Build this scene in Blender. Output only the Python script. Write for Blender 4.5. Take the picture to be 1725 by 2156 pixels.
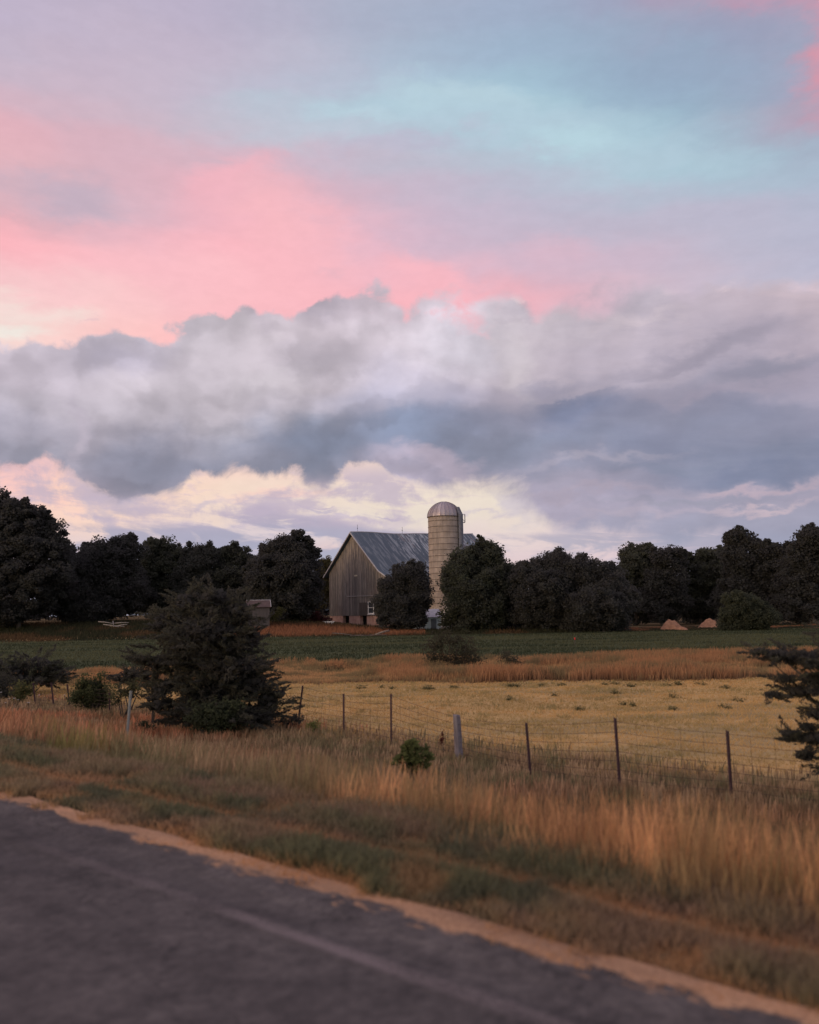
import bpy, math, random
import numpy as np
from mathutils import Vector, Matrix
sc = bpy.context.scene
for o in list(bpy.data.objects): bpy.data.objects.remove(o)
col = sc.collection
RS = np.random.RandomState
def S(r, g, b):
    f = lambda c: (c/255/12.92) if c/255 <= .04045 else ((c/255+.055)/1.055)**2.4
    return (f(r), f(g), f(b), 1.0)

# ------------------------------------------------------------------ camera
PITCH, ROLL, FOC, CAM_Z = 6.03, -1.0, 1960.0, 1.5      # FOC in units of a frame 1725 wide, 2156 high
cam_d = bpy.data.cameras.new('camera'); cam = bpy.data.objects.new('camera', cam_d); col.objects.link(cam)
cam_d.sensor_fit = 'HORIZONTAL'; cam_d.sensor_width = 36.0; cam_d.lens = 36.0*FOC/1725
cam_d.clip_start = .1; cam_d.clip_end = 8000
RM = Matrix.Rotation(math.radians(90+PITCH), 3, 'X') @ Matrix.Rotation(math.radians(ROLL), 3, 'Z')
cam.matrix_world = Matrix.Translation((0, 0, CAM_Z)) @ RM.to_4x4()
cam_d.dof.use_dof = True; cam_d.dof.focus_distance = 90.0; cam_d.dof.aperture_fstop = cam_d.lens/27.0
sc.camera = cam
sc.view_settings.view_transform = 'Standard'; sc.view_settings.look = 'None'
sc.view_settings.exposure = 0.0; sc.view_settings.gamma = 1.0
sc.cycles.use_denoising = True
sc.cycles.max_bounces = 6; sc.cycles.diffuse_bounces = 4; sc.cycles.glossy_bounces = 2
sc.cycles.transparent_max_bounces = 4; sc.cycles.sample_clamp_indirect = 4

# photograph pixel (1725 x 2156 grid) <-> directions
def ray(x, y): return RM @ Vector(((x-862.5)/FOC, -(y-1078)/FOC, -1.0))
def at(x, y, Y):
    r = ray(x, y); return Vector((0, 0, CAM_Z)) + r*(Y/r.y)
RMi = RM.transposed()
def pix(az, el):
    v = RMi @ Vector((math.sin(az)*math.cos(el), math.cos(az)*math.cos(el), math.sin(el)))
    return 862.5 + FOC*v.x/-v.z, 1078 - FOC*v.y/-v.z

# ------------------------------------------------------------------ sun
SUN_AZ, SUN_EL = math.radians(236), math.radians(9)     # azimuth clockwise from +Y: behind and to the left
sl = bpy.data.lights.new('sun', 'SUN'); sl.energy = 0.5; sl.angle = math.radians(14); sl.color = (1.0, .78, .62)
so = bpy.data.objects.new('sun', sl); col.objects.link(so)
sd = Vector((math.sin(SUN_AZ)*math.cos(SUN_EL), math.cos(SUN_AZ)*math.cos(SUN_EL), math.sin(SUN_EL)))
so.rotation_euler = sd.to_track_quat('Z', 'Y').to_euler(); so.location = sd*50

# ------------------------------------------------------------------ world
class NT:
    def __init__(s, tree, flat2=False): s.t = tree; s.l = tree.links; s.flat2 = flat2
    def n(s, typ, **kw):
        nd = s.t.nodes.new(typ)
        for k, v in kw.items(): setattr(nd, k, v)
        return nd
    def put(s, sock, v):
        if isinstance(v, bpy.types.NodeSocket): s.l.new(v, sock)
        elif v is not None: sock.default_value = v
    def m(s, op, a, b=None, c=None, clamp=False):
        nd = s.n('ShaderNodeMath', operation=op); nd.use_clamp = clamp
        for i, v in enumerate((a, b, c)): s.put(nd.inputs[i], v)
        return nd.outputs[0]
    def vm(s, op, a, b=None, out=0):
        nd = s.n('ShaderNodeVectorMath', operation=op)
        s.put(nd.inputs[0], a)
        if b is not None: s.put(nd.inputs[3 if op == 'SCALE' else 1], b)
        return nd.outputs[out]
    def ss(s, v, a, b, lo=0., hi=1.):
        nd = s.n('ShaderNodeMapRange', interpolation_type='SMOOTHSTEP')
        s.put(nd.inputs[0], v); s.put(nd.inputs[1], a); s.put(nd.inputs[2], b); s.put(nd.inputs[3], lo); s.put(nd.inputs[4], hi)
        return nd.outputs[0]
    def mix(s, f, a, b, mode='MIX'):
        nd = s.n('ShaderNodeMix', data_type='RGBA', blend_type=mode)
        s.put(nd.inputs[0], f); s.put(nd.inputs[6], a); s.put(nd.inputs[7], b)
        return nd.outputs[2]
    def noise(s, vec, scale, detail=4., rough=.5, dist=0., out=0):
        nd = s.n('ShaderNodeTexNoise'); nd.noise_dimensions = '2D' if s.flat2 else '3D'
        s.put(nd.inputs['Vector'], vec)
        nd.inputs['Scale'].default_value = scale; nd.inputs['Detail'].default_value = detail
        nd.inputs['Roughness'].default_value = rough; nd.inputs['Distortion'].default_value = dist
        return nd.outputs[out]
    def ramp(s, f, stops, interp='LINEAR'):
        nd = s.n('ShaderNodeValToRGB'); cr = nd.color_ramp; cr.interpolation = interp
        while len(cr.elements) > 1: cr.elements.remove(cr.elements[-1])
        for i, (p, c) in enumerate(stops):
            e = cr.elements[0] if i == 0 else cr.elements.new(p)
            e.position = p; e.color = c if len(c) == 4 else (*c, 1)
        s.put(nd.inputs[0], f); return nd.outputs[0]

w = bpy.data.worlds.new('World'); sc.world = w; w.use_nodes = True
w.node_tree.nodes.clear(); N = NT(w.node_tree, True)
GX = [0, 108, 215, 323, 430, 538, 645, 753, 860, 968, 1075, 1183, 1290, 1398, 1505, 1615, 1725]
def expand(rows):      # rows given at every second GX
    out = {}
    for y, cs in rows.items():
        xs = GX[::2] if len(cs) == 9 else GX
        out[y] = (xs, [S(*c)[:3] for c in cs])
    return out
CLEAR = expand({
 -60: [(190,178,200),(188,177,198),(186,177,199),(178,176,198),(170,177,198),(164,176,200),(160,160,186),(188,152,176),(176,158,182)],
 20: [(192,180,202),(190,179,199),(187,178,200),(180,178,198),(168,178,199),(160,176,200),(156,168,192),(176,156,178),(176,158,182)],
 120:[(195,182,200),(198,182,200),(196,184,202),(188,186,204),(168,184,204),(160,182,204),(154,176,198),(152,168,190),(172,160,184)],
 190:[(202,182,198),(204,184,200),(198,186,203),(186,190,208),(172,194,212),(168,198,214),(158,184,204),(150,174,196),(168,164,188)],
 235:[(220,178,190),(206,184,199),(198,186,202),(182,200,214),(175,205,218),(176,205,217),(164,192,208),(148,176,196),(190,152,172)],
 290:[(232,176,186),(214,180,193),(202,184,198),(190,200,214),(182,196,211),(178,202,216),(178,204,217),(164,188,206),(164,172,192)],
 340:[(226,182,190),(220,178,190),(224,180,192),(205,184,200),(190,188,204),(184,196,211),(176,208,220),(170,200,213),(170,186,204)],
 400:[(212,178,190),(196,180,194),(240,182,194),(226,180,192),(200,184,202),(188,186,204),(182,192,208),(178,190,207),(174,186,205)],
 450:[(220,176,186),(204,182,196),(246,184,195),(240,182,193),(208,184,202),(194,184,203),(186,187,205),(188,184,203),(184,184,204)],
 510:[(254,180,188),(246,186,196),(252,188,196),(252,184,194),(218,186,203),(198,184,202),(194,184,202),(190,186,204),(182,185,205)],
 570:[(250,192,198),(248,196,201),(252,194,200),(252,187,195),(240,186,198),(208,184,202),(212,184,200),(192,186,204),(184,184,204)],
 640:[(244,214,212),(250,204,204),(253,190,196),(250,188,196),(252,184,192),(240,180,190),(205,186,200),(204,188,202),(202,190,204)],
 720:[(248,226,216),(253,202,198),(255,188,190),(250,188,194),(250,186,194),(236,184,194),(205,186,200),(204,188,202),(202,190,204)],
 800:[(250,214,205),(253,204,200),(254,200,198),(250,196,198),(248,196,198),(232,190,198),(205,186,200),(204,188,202),(202,190,204)],
 980:[(248,196,196),(252,206,196),(250,214,200),(248,214,202),(246,222,206),(240,222,208),(214,196,204),(205,190,202),(196,186,202)],
 1045:[(252,208,194),(253,214,192),(247,220,202),(244,220,204),(238,223,207),(235,223,208),(214,198,204),(206,192,204),(198,188,204)],
 1085:[(250,210,196),(250,216,198),(245,220,204),(235,216,205),(234,221,207),(235,220,207),(228,208,208),(216,198,206),(206,192,206)],
 1130:[(232,206,204),(236,212,206),(226,208,208),(222,208,212),(230,212,210),(232,214,210),(226,204,208),(222,202,208),(214,196,208)],
 1180:[(226,200,202),(226,202,206),(196,190,204),(214,196,204),(240,206,200),(226,206,208),(226,204,208),(218,196,208),(206,190,206)],
 1290:[(230,204,202),(228,204,204),(205,196,206),(232,204,202),(240,206,200),(230,208,208),(226,204,208),(220,198,208),(210,192,206)]})
CLOUD = expand({
 560: [(206,192,204),(206,192,204),(212,198,206),(204,188,198),(200,186,198),(206,194,204),(196,186,198),(200,184,194),(196,180,192)],
 640: [(208,196,206),(208,196,206),(214,200,208),(196,184,196),(205,190,200),(216,206,216),(188,178,190),(190,178,190),(206,186,192)],
 700: [(207,196,206),(204,195,208),(216,206,213),(206,193,202),(216,204,214),(224,212,220),(196,184,196),(194,180,194),(194,180,192)],
 780: [(204,192,204),(204,194,208),(213,202,210),(206,195,203),(200,191,205),(212,199,209),(190,180,194),(158,154,172),(164,156,174)],
 830: [(198,188,200),(206,196,205),(208,198,206),(196,188,200),(162,162,184),(196,185,199),(160,156,176),(148,148,170),(172,164,182)],
 880: [(184,178,190),(198,189,199),(192,185,196),(162,162,177),(130,141,168),(152,153,174),(126,134,160),(134,140,163),(142,143,165)],
 930: [(152,149,165),(168,161,173),(154,152,166),(128,136,158),(128,137,161),(130,139,161),(130,138,160),(128,136,160),(118,128,152)],
 980: [(140,138,154),(142,140,155),(128,131,149),(132,139,158),(166,159,178),(146,145,165),(146,147,167),(122,131,155),(112,124,150)],
 1030:[(170,158,174),(138,136,152),(134,134,150),(196,182,196),(176,166,184),(170,162,180),(152,150,170),(150,148,168),(170,162,180)],
 1080:[(176,166,184),(182,170,188),(186,174,192),(180,170,190),(182,170,188),(176,168,186),(172,164,184),(152,152,172),(158,156,176)],
 1130:[(172,168,188),(174,170,190),(170,168,190),(168,168,190),(178,172,192),(174,170,190),(164,164,184),(156,160,182),(160,162,184)],
 1180:[(168,170,192),(166,170,192),(164,170,192),(170,174,194),(172,172,192),(168,170,190),(164,168,188),(158,162,184),(158,162,184)]})
def look(grid, x, y):
    ys = sorted(grid)
    y = min(max(y, ys[0]), ys[-1]); x = min(max(x, 0), 1725)
    k = max(i for i in range(len(ys)) if ys[i] <= y); k2 = min(k+1, len(ys)-1)
    def row(i):
        xs, cs = grid[ys[i]]; return np.array([np.interp(x, xs, [c[j] for c in cs]) for j in range(3)])
    t = 0 if k == k2 else (y-ys[k])/(ys[k2]-ys[k])
    return row(k)*(1-t)+row(k2)*t
AZ0, AZ1 = math.radians(-27), math.radians(27)
geo = N.n('ShaderNodeTexCoord').outputs['Generated']
sep = N.n('ShaderNodeSeparateXYZ'); N.l.new(geo, sep.inputs[0])
dx, dy, dz = sep.outputs
az = N.m('ARCTAN2', dx, dy); el = N.m('ARCSINE', dz)
azn = N.m('DIVIDE', N.m('SUBTRACT', az, AZ0), AZ1-AZ0)
cxy = N.n('ShaderNodeCombineXYZ'); N.l.new(az, cxy.inputs[0]); N.l.new(N.m('MULTIPLY', el, 2.2), cxy.inputs[1])
flat = cxy.outputs[0]
def centred(v, amp): return N.m('MULTIPLY', N.m('SUBTRACT', v, .5), amp)
n_soft = N.noise(flat, 3.2, 3, .5); n_soft2 = N.noise(N.vm('ADD', flat, (7.3, 2.1, 0)), 3.6, 3, .5)
cxi = N.n('ShaderNodeCombineXYZ'); N.l.new(az, cxi.inputs[0]); N.l.new(N.m('MULTIPLY', el, 1.25), cxi.inputs[1]); iso = cxi.outputs[0]
n_mid = N.noise(flat, 11, 6, .58, .3); n_mid2 = N.noise(N.vm('ADD', flat, (3.1, 9.7, 0)), 11, 6, .58)
def gridnodes(grid, rows, azw, elw):
    c = None
    for i, y in enumerate(rows):
        e = math.asin(ray(862, y).normalized().z)
        st = []
        for k in range(17):
            a = AZ0+(AZ1-AZ0)*k/16
            px, py = pix(a, e); st.append((k/16, tuple(look(grid, px, py))))
        r = N.ramp(azw if c is None else N.m('MULTIPLY_ADD', c, 1e-7, azw), st, 'B_SPLINE')
        if c is None: c = r
        else: c = N.mix(N.ss(elw, pe, e), c, r)
        pe = e
    return c
# clear and high thin cloud
azw = N.m('ADD', azn, N.m('ADD', centred(n_soft, .13), centred(n_mid2, .07)))
elw = N.m('ADD', el, N.m('ADD', centred(n_soft2, .035), centred(n_mid, .030)))
clear = gridnodes(CLEAR, [1290,1180,1130,1085,1045,980,800,720,640,570,510,450,400,340,290,235,190,120,20,-60], azw, elw)
streak = N.n('ShaderNodeCombineXYZ'); N.l.new(az, streak.inputs[0]); N.l.new(N.m('MULTIPLY', N.m('ADD', el, N.m('MULTIPLY', az, .1)), 5.), streak.inputs[1])
n_str = N.noise(streak.outputs[0], 7, 6, .6, .4)
clear = N.mix(1., clear, N.ramp(n_str, [(.25, (.975,.975,.98)), (.75, (1.02,1.02,1.02))]), 'MULTIPLY')
def blobs(c, P, items):
    for (x, y, rx, ry, ang, rgb, st, hard) in items:
        v = ray(x, y).normalized(); a0, e0 = math.atan2(v.x, v.y), math.asin(v.z)
        vx = ray(x+10, y).normalized(); vy = ray(x, y-10).normalized()
        sx = max(abs(math.atan2(vx.x, vx.y)-a0)/10, 1e-5); sy = max(abs(math.asin(vy.z)-e0)/10, 1e-5)
        mp = N.n('ShaderNodeMapping', vector_type='TEXTURE'); 
        # the tiny term makes every step wait for the one before it, which keeps the shader's stack small
        ma = N.n('ShaderNodeVectorMath', operation='MULTIPLY_ADD'); N.l.new(c, ma.inputs[0]); ma.inputs[1].default_value = (1e-7, 1e-7, 0); N.l.new(P, ma.inputs[2]); N.l.new(ma.outputs[0], mp.inputs[0])
        mp.inputs['Location'].default_value = (a0, e0, 0); mp.inputs['Rotation'].default_value = (0, 0, math.radians(ang)); mp.inputs['Scale'].default_value = (rx*sx, ry*sy, 1)
        f = N.ss(N.vm('LENGTH', mp.outputs[0], out=1), 1.35, hard, 0., st)
        c = N.mix(f, c, S(*rgb))
    return c
def combo(a, b):
    q = N.n('ShaderNodeCombineXYZ'); N.l.new(a, q.inputs[0]); N.l.new(b, q.inputs[1]); return q.outputs[0]
fine = N.noise(flat, 24, 7, .6, .2); fine2 = N.noise(N.vm('ADD', flat, (5.1, 1.7, 0)), 24, 7, .6, .2)
PW = combo(N.m('ADD', az, N.m('ADD', centred(n_mid2, .10), centred(fine, .03))), N.m('ADD', el, N.m('ADD', centred(n_mid, .05), centred(fine2, .016))))
clear = blobs(clear, PW, [
 (1450,130,230,120,0,(150,168,193),.55,.1), (1000,238,330,50,-6,(182,204,218),.6,.1), (1420,335,210,38,-8,(178,200,214),.6,.1),
 (960,200,180,36,-6,(184,208,220),.75,.2), (1195,296,105,32,-12,(184,212,223),.9,.1), (760,236,120,22,-3,(186,209,221),.7,.1), (860,300,170,22,4,(190,184,204),.6,.1),
 (1790,110,112,160,0,(216,152,168),.95,.3), (1640,-10,170,26,-6,(200,152,174),.5,.1), (1560,60,110,60,0,(152,160,186),.5,.1),
 (150,415,115,52,0,(196,176,192),.9,.1), (20,290,120,55,-10,(228,180,190),.5,.1), (490,370,110,50,20,(242,181,193),.75,.1), (600,480,150,105,-30,(248,187,195),.8,.1), (0,480,45,45,0,(250,182,190),.6,.1),
 (300,560,300,60,0,(250,190,198),.5,.1), (900,590,150,50,-25,(249,185,195),.8,.1), (1165,540,95,48,0,(218,184,200),.7,.1), (960,636,60,18,0,(250,178,188),.7,.1),
 (60,648,135,30,-6,(244,222,216),.9,.1), (20,690,100,24,0,(240,232,224),.95,.1), (172,680,20,9,0,(232,196,200),.7,.2), (420,684,13,12,0,(232,186,192),.7,.2), (700,566,26,12,0,(230,184,196),.5,.1),
 (60,1030,110,26,-20,(255,204,196),.6,.1), (600,1040,150,12,4,(250,208,198),.6,.1), (700,1072,30,4,2,(196,182,196),.9,.3), (832,1080,30,5,2,(192,180,198),.9,.3), (690,1084,60,6,2,(190,180,198),.8,.2),
 (520,1052,150,5,3,(222,202,206),.7,.0), (760,1098,130,8,2,(206,192,206),.7,.0), (600,1106,190,9,2,(200,188,206),.7,.0), (900,1058,120,5,1,(226,208,206),.6,.0), (330,1020,120,6,-3,(232,204,204),.6,.0), (640,1078,150,5,2,(214,198,206),.6,.0), (1000,1092,110,6,1,(206,194,206),.6,.0), (250,1062,95,22,-6,(194,180,194),.85,.2), (200,1085,60,14,-30,(200,186,198),.7,.1), (440,1062,24,10,10,(204,190,202),.7,.1), (1085,1070,60,26,-30,(206,196,206),.75,.2), (1100,1050,30,10,0,(200,190,202),.6,.1)])
# cumulus bank
b1 = N.noise(iso, 7., 5, .5, .15); b2 = N.noise(N.vm('ADD', iso, (4.4, 8.2, 0)), 7., 5, .5, .15)
azc = N.m('ADD', azn, N.m('ADD', centred(b1, .16), centred(n_mid, .05)))
elc = N.m('ADD', el, N.m('ADD', centred(b2, .075), centred(n_mid2, .015)))
cloud = gridnodes(CLOUD, [1180,1130,1080,1030,980,930,880,830,780,700,640,560], azc, elc)
PC = combo(N.m('ADD', az, N.m('ADD', centred(b1, .10), centred(fine, .035))), N.m('ADD', el, N.m('ADD', centred(b2, .075), centred(fine2, .030))))
cloud = blobs(cloud, PC, [
 (250,740,100,50,0,(196,188,206),.7,.1), (430,830,190,80,0,(212,202,211),.6,.1), (640,745,110,35,0,(198,188,199),.7,.1), (560,790,90,40,20,(216,207,214),.6,.1),
 (700,630,90,34,0,(190,179,192),.8,.2), (752,606,52,26,0,(193,181,193),.9,.3), (530,668,50,34,0,(197,185,196),.7,.1), (950,712,85,80,0,(216,209,220),.85,.2), (1062,745,42,105,25,(226,216,222),.8,.1), (860,800,80,60,0,(190,184,200),.6,.1),
 (150,900,26,90,0,(186,176,189),.7,.1), (40,955,95,45,0,(148,149,165),.8,.1), (330,985,135,60,0,(128,131,149),.9,.15), (240,1000,60,30,0,(134,134,151),.6,.1), (665,930,115,75,0,(124,135,158),.9,.15), (490,900,60,40,0,(164,163,176),.5,.1),
 (835,905,75,55,0,(128,142,169),.85,.1), (1000,930,130,50,-5,(132,139,160),.85,.1), (890,968,85,28,-4,(180,169,186),.95,.35), (960,1000,110,16,0,(158,152,170),.6,.1), (1210,855,140,62,-4,(120,131,160),.95,.1), (1450,885,260,46,0,(132,138,162),.75,.1), (1650,900,130,60,0,(134,138,160),.6,.1),
 (1250,730,170,50,0,(199,187,199),.7,.1), (1200,640,190,18,2,(184,174,188),.7,.1), (1480,740,180,36,6,(152,146,162),.85,.1), (1620,775,170,24,6,(146,145,164),.85,.1), (1280,800,210,14,4,(190,180,194),.7,.1), (1560,815,200,16,0,(166,158,176),.7,.1), (1150,800,90,24,0,(168,163,182),.6,.1),
 (1400,985,360,15,-1,(124,133,156),.85,.1), (1620,1000,210,26,-1,(114,125,151),.95,.15), (1250,962,240,12,0,(164,160,176),.7,.1), (1150,1000,200,16,0,(150,148,167),.6,.1),
 (1230,1040,240,12,0,(168,158,174),.75,.1), (1460,1060,260,10,-1,(150,150,168),.8,.1), (1610,1036,180,11,-1,(186,168,180),.85,.1), (1600,1076,130,9,-1,(204,184,192),.8,.1), (1350,1088,230,10,0,(178,168,184),.7,.1),
 (1560,598,42,13,20,(226,204,208),.9,.1), (1690,618,60,12,0,(222,198,206),.7,.0), (1074,630,16,9,0,(238,224,228),.9,.2), (1420,620,40,12,0,(214,196,206),.8,.1), (1320,668,110,14,0,(212,198,206),.6,.1)])
p1 = N.noise(iso, 9., 7, .50, .1)
p2 = N.noise(N.vm('ADD', iso, (.016, -.026, 0)), 9., 7, .50, .1)
q1 = N.noise(iso, 3.6, 4, .5, .1)
q2 = N.noise(N.vm('ADD', iso, (.04, -.06, 0)), 3.6, 4, .5, .1)
def puff(vec, sc_, det=2.):
    v = N.n('ShaderNodeTexVoronoi', feature='SMOOTH_F1', voronoi_dimensions='2D'); N.put(v.inputs['Vector'], vec); v.inputs['Scale'].default_value = sc_
    v.inputs['Detail'].default_value = det; v.inputs['Roughness'].default_value = .55; v.inputs['Smoothness'].default_value = .35
    return v.outputs['Distance']
isow = N.vm('ADD', iso, N.vm('SCALE', N.noise(iso, 14, 4, .6, out=1), .05))
h1 = puff(isow, 9.); h2 = puff(N.vm('ADD', isow, (-.012, .022, 0)), 9.)
puffs = N.ss(N.m('SUBTRACT', h1, h2), -.24, .24, .895, 1.10)
relief = N.m('SUBTRACT', p1, p2)
lit = N.m('MULTIPLY', N.ss(relief, -.16, .16, .90, 1.09), N.m('POWER', puffs, N.ss(azn, .7, .45, .3, 1.)))
lit = N.m('MULTIPLY', lit, N.ss(N.m('SUBTRACT', q1, q2), -.14, .14, .86, 1.13))
lit = N.mix(N.ss(azn, .55, .95, 0, .6), lit, (1, 1, 1, 1))
cloud = N.mix(1., cloud, N.n('ShaderNodeCombineColor').outputs[0], 'MIX') if False else N.vm('MULTIPLY', cloud, lit)
stc = N.ramp(n_str, [(.25, (.88,.89,.92)), (.75, (1.10,1.08,1.06))])
cloud = N.mix(N.ss(azn, .45, .8, .0, .8), cloud, N.mix(1., cloud, stc, 'MULTIPLY'))
def curve(pts):
    xs = [p[0] for p in pts]; st = []
    for k in range(31):
        a = AZ0+(AZ1-AZ0)*k/30
        e = .3
        for _ in range(6):
            px, py = pix(a, e); yy = np.interp(px, xs, [p[1] for p in pts])
            r = ray(px, yy).normalized(); e = math.asin(r.z)
        st.append((k/30, (e, e, e)))
    return st
TOP = [(0,715),(60,730),(120,712),(180,698),(260,690),(330,705),(352,728),(380,705),(450,690),(480,660),(530,640),(585,655),(640,632),(700,605),(760,590),(800,600),(815,645),(850,658),(900,655),(960,640),(1000,648),(1070,625),(1130,625),(1200,618),(1300,622),(1400,612),(1500,598),(1580,605),(1650,585),(1725,565)]
BOT = [(0,1005),(60,985),(100,965),(125,990),(150,1015),(220,1030),(300,1048),(370,1048),(410,1030),(440,992),(480,985),(540,1012),(580,995),(650,1010),(715,1018),(745,985),(800,990),(825,1000),(870,1018),(940,1022),(1000,1022),(1060,1030),(1120,1060),(1160,1105),(1210,1120),(1300,1128),(1400,1135),(1500,1140),(1600,1145),(1725,1165)]
LOWT = [(0,1118),(90,1105),(200,1108),(330,1110),(430,1098),(500,1082),(535,1062),(590,1072),(620,1084),(700,1090),(745,1108),(850,1120),(960,1122),(1100,1130),(1200,1120),(1725,1120)]
lin = lambda f, st: N.ramp(f, st, 'LINEAR')
p3 = N.noise(iso, 19, 7, .62, .25)
etop = N.m('ADD', N.m('ADD', lin(azn, curve(TOP)), N.m('MULTIPLY', N.m('SUBTRACT', .72, h1), .042)), N.m('ADD', centred(p1, .050), centred(p3, .040)))
soft = N.ss(azn, .35, .75, .0055, .014)
mtop = N.ss(N.m('DIVIDE', N.m('SUBTRACT', etop, el), soft), -1., 1.2)
ebot = N.m('ADD', N.m('ADD', lin(azn, curve(BOT)), N.m('MULTIPLY', N.m('SUBTRACT', h1, .72), .014)), N.m('ADD', centred(p1, .026), centred(p3, .046)))
mbot = N.ss(N.m('DIVIDE', N.m('SUBTRACT', el, ebot), N.ss(azn, .45, .62, .0065, .013)), -1., 1.3)
cloud = N.mix(.14, cloud, S(186, 177, 193))
mask = N.m('MULTIPLY', mtop, mbot)
sky = N.mix(mask, clear, cloud)
# low far clouds by the horizon
elow = N.m('ADD', lin(azn, curve(LOWT)), N.m('ADD', centred(n_str, .016), centred(p3, .010)))
mlow = N.m('MULTIPLY', N.ss(N.m('DIVIDE', N.m('SUBTRACT', elow, el), .006), -1., 1.),
           N.ss(N.m('ADD', n_str, centred(p3, .08)), .36, .50))
mlow = N.m('MULTIPLY', mlow, N.ss(azn, .5, .62, .95, .75))
low_c = gridnodes(CLOUD, [1180,1130,1080], azc, el)
sky = N.mix(mlow, sky, low_c)
# ragged scraps below the bank
scr = N.m('MULTIPLY', N.ss(N.m('ADD', N.m('MULTIPLY', N.m('ADD', p3, n_str), .5), centred(n_soft, .3)), .46, .62), N.m('MULTIPLY', N.ss(el, .085, .10), N.ss(el, .17, .14)))
scr = N.m('MULTIPLY', scr, .8)
sky = N.mix(N.m('MULTIPLY', scr, N.m('SUBTRACT', 1., mask)), sky, (*S(192,178,196)[:3], 1))
# fine mottling of the air
sky = N.vm('SCALE', sky, N.ss(N.noise(flat, 42, 5, .6), .3, .7, .985, 1.015))
# behind the viewer the cloud opens to the low sun
nish = N.n('ShaderNodeTexSky', sky_type='NISHITA'); nish.sun_disc = False
nish.sun_elevation = SUN_EL; nish.sun_rotation = SUN_AZ
warm = N.mix(.5, sky, N.vm('SCALE', nish.outputs[0], .12))
sky = N.mix(N.ss(dy, .1, -.6), sky, warm)
sky = N.vm('MULTIPLY', sky, N.ramp(N.ss(dy, .35, -.45), [(0, (1, 1, 1)), (1, (2.15, 2.12, 2.0))]))   # unseen sky behind the camera, brightened to lift trees and grass
# the ground half of the world: dull earth
sky = N.mix(N.ss(dz, .0, -.03), sky, (.06, .05, .045, 1))
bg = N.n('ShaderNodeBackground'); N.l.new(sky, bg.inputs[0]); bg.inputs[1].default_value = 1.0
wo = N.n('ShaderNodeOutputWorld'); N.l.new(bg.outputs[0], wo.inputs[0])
w.cycles.sampling_method = 'MANUAL'; w.cycles.sample_map_resolution = 512

# ------------------------------------------------------------------ helpers
def link(name, me, m=None, parent=None):
    o = bpy.data.objects.new(name, me); col.objects.link(o)
    if m is not None and me is not None: me.materials.append(m)
    if parent is not None: o.parent = parent
    return o
def tag(o, label=None, cat=None, group=None, kind=None):
    if label: o['label'] = label
    if cat: o['category'] = cat
    if group: o['group'] = group
    if kind: o['kind'] = kind
    return o
def thing(name, loc, label, cat, group=None, rz=0):
    o = bpy.data.objects.new(name, None); col.objects.link(o); o.empty_display_size = .3
    o.location = loc; o.rotation_euler = (0, 0, rz); return tag(o, label, cat, group)
def npmesh(name, V, Fs, C=None, smooth=False):
    """V (n,3); Fs (m,k) faces all k-gons; C per-vertex colour (n,3)"""
    me = bpy.data.meshes.new(name); V = np.asarray(V, np.float32); Fs = np.asarray(Fs, np.int32)
    me.vertices.add(len(V)); me.vertices.foreach_set('co', V.ravel())
    me.loops.add(Fs.size); me.loops.foreach_set('vertex_index', Fs.ravel())
    me.polygons.add(len(Fs)); me.polygons.foreach_set('loop_start', np.arange(0, Fs.size, Fs.shape[1], dtype=np.int32))
    me.update(calc_edges=True)
    if C is not None:
        a = me.color_attributes.new('Col', 'FLOAT_COLOR', 'POINT')
        a.data.foreach_set('color', np.concatenate([C, np.ones((len(V), 1))], 1).astype(np.float32).ravel())
    if smooth: me.polygons.foreach_set('use_smooth', np.ones(len(Fs), bool))
    return me
def _h(i, j, s):
    n = (i*374761393 + j*668265263 + s*1442695041) & 0xffffffff
    n = ((n ^ (n >> 13))*1274126177) & 0xffffffff
    return ((n ^ (n >> 16)) & 0xffff)/65535.
def vnoise(x, y, s=0):
    x = np.asarray(x, float); y = np.asarray(y, float)
    i = np.floor(x).astype(np.int64); j = np.floor(y).astype(np.int64); u = x-i; v = y-j
    u = u*u*(3-2*u); v = v*v*(3-2*v)
    return (_h(i, j, s)*(1-u)+_h(i+1, j, s)*u)*(1-v)+(_h(i, j+1, s)*(1-u)+_h(i+1, j+1, s)*u)*v
def fbm(x, y, s=0, o=4):
    r = 0; a = .5; t = 0
    for k in range(o): r = r+a*vnoise(x*2**k, y*2**k, s+k); t += a; a *= .5
    return r/t
def smooth(v, a, b):
    t = np.clip((v-a)/(b-a), 0, 1); return t*t*(3-2*t)

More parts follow.
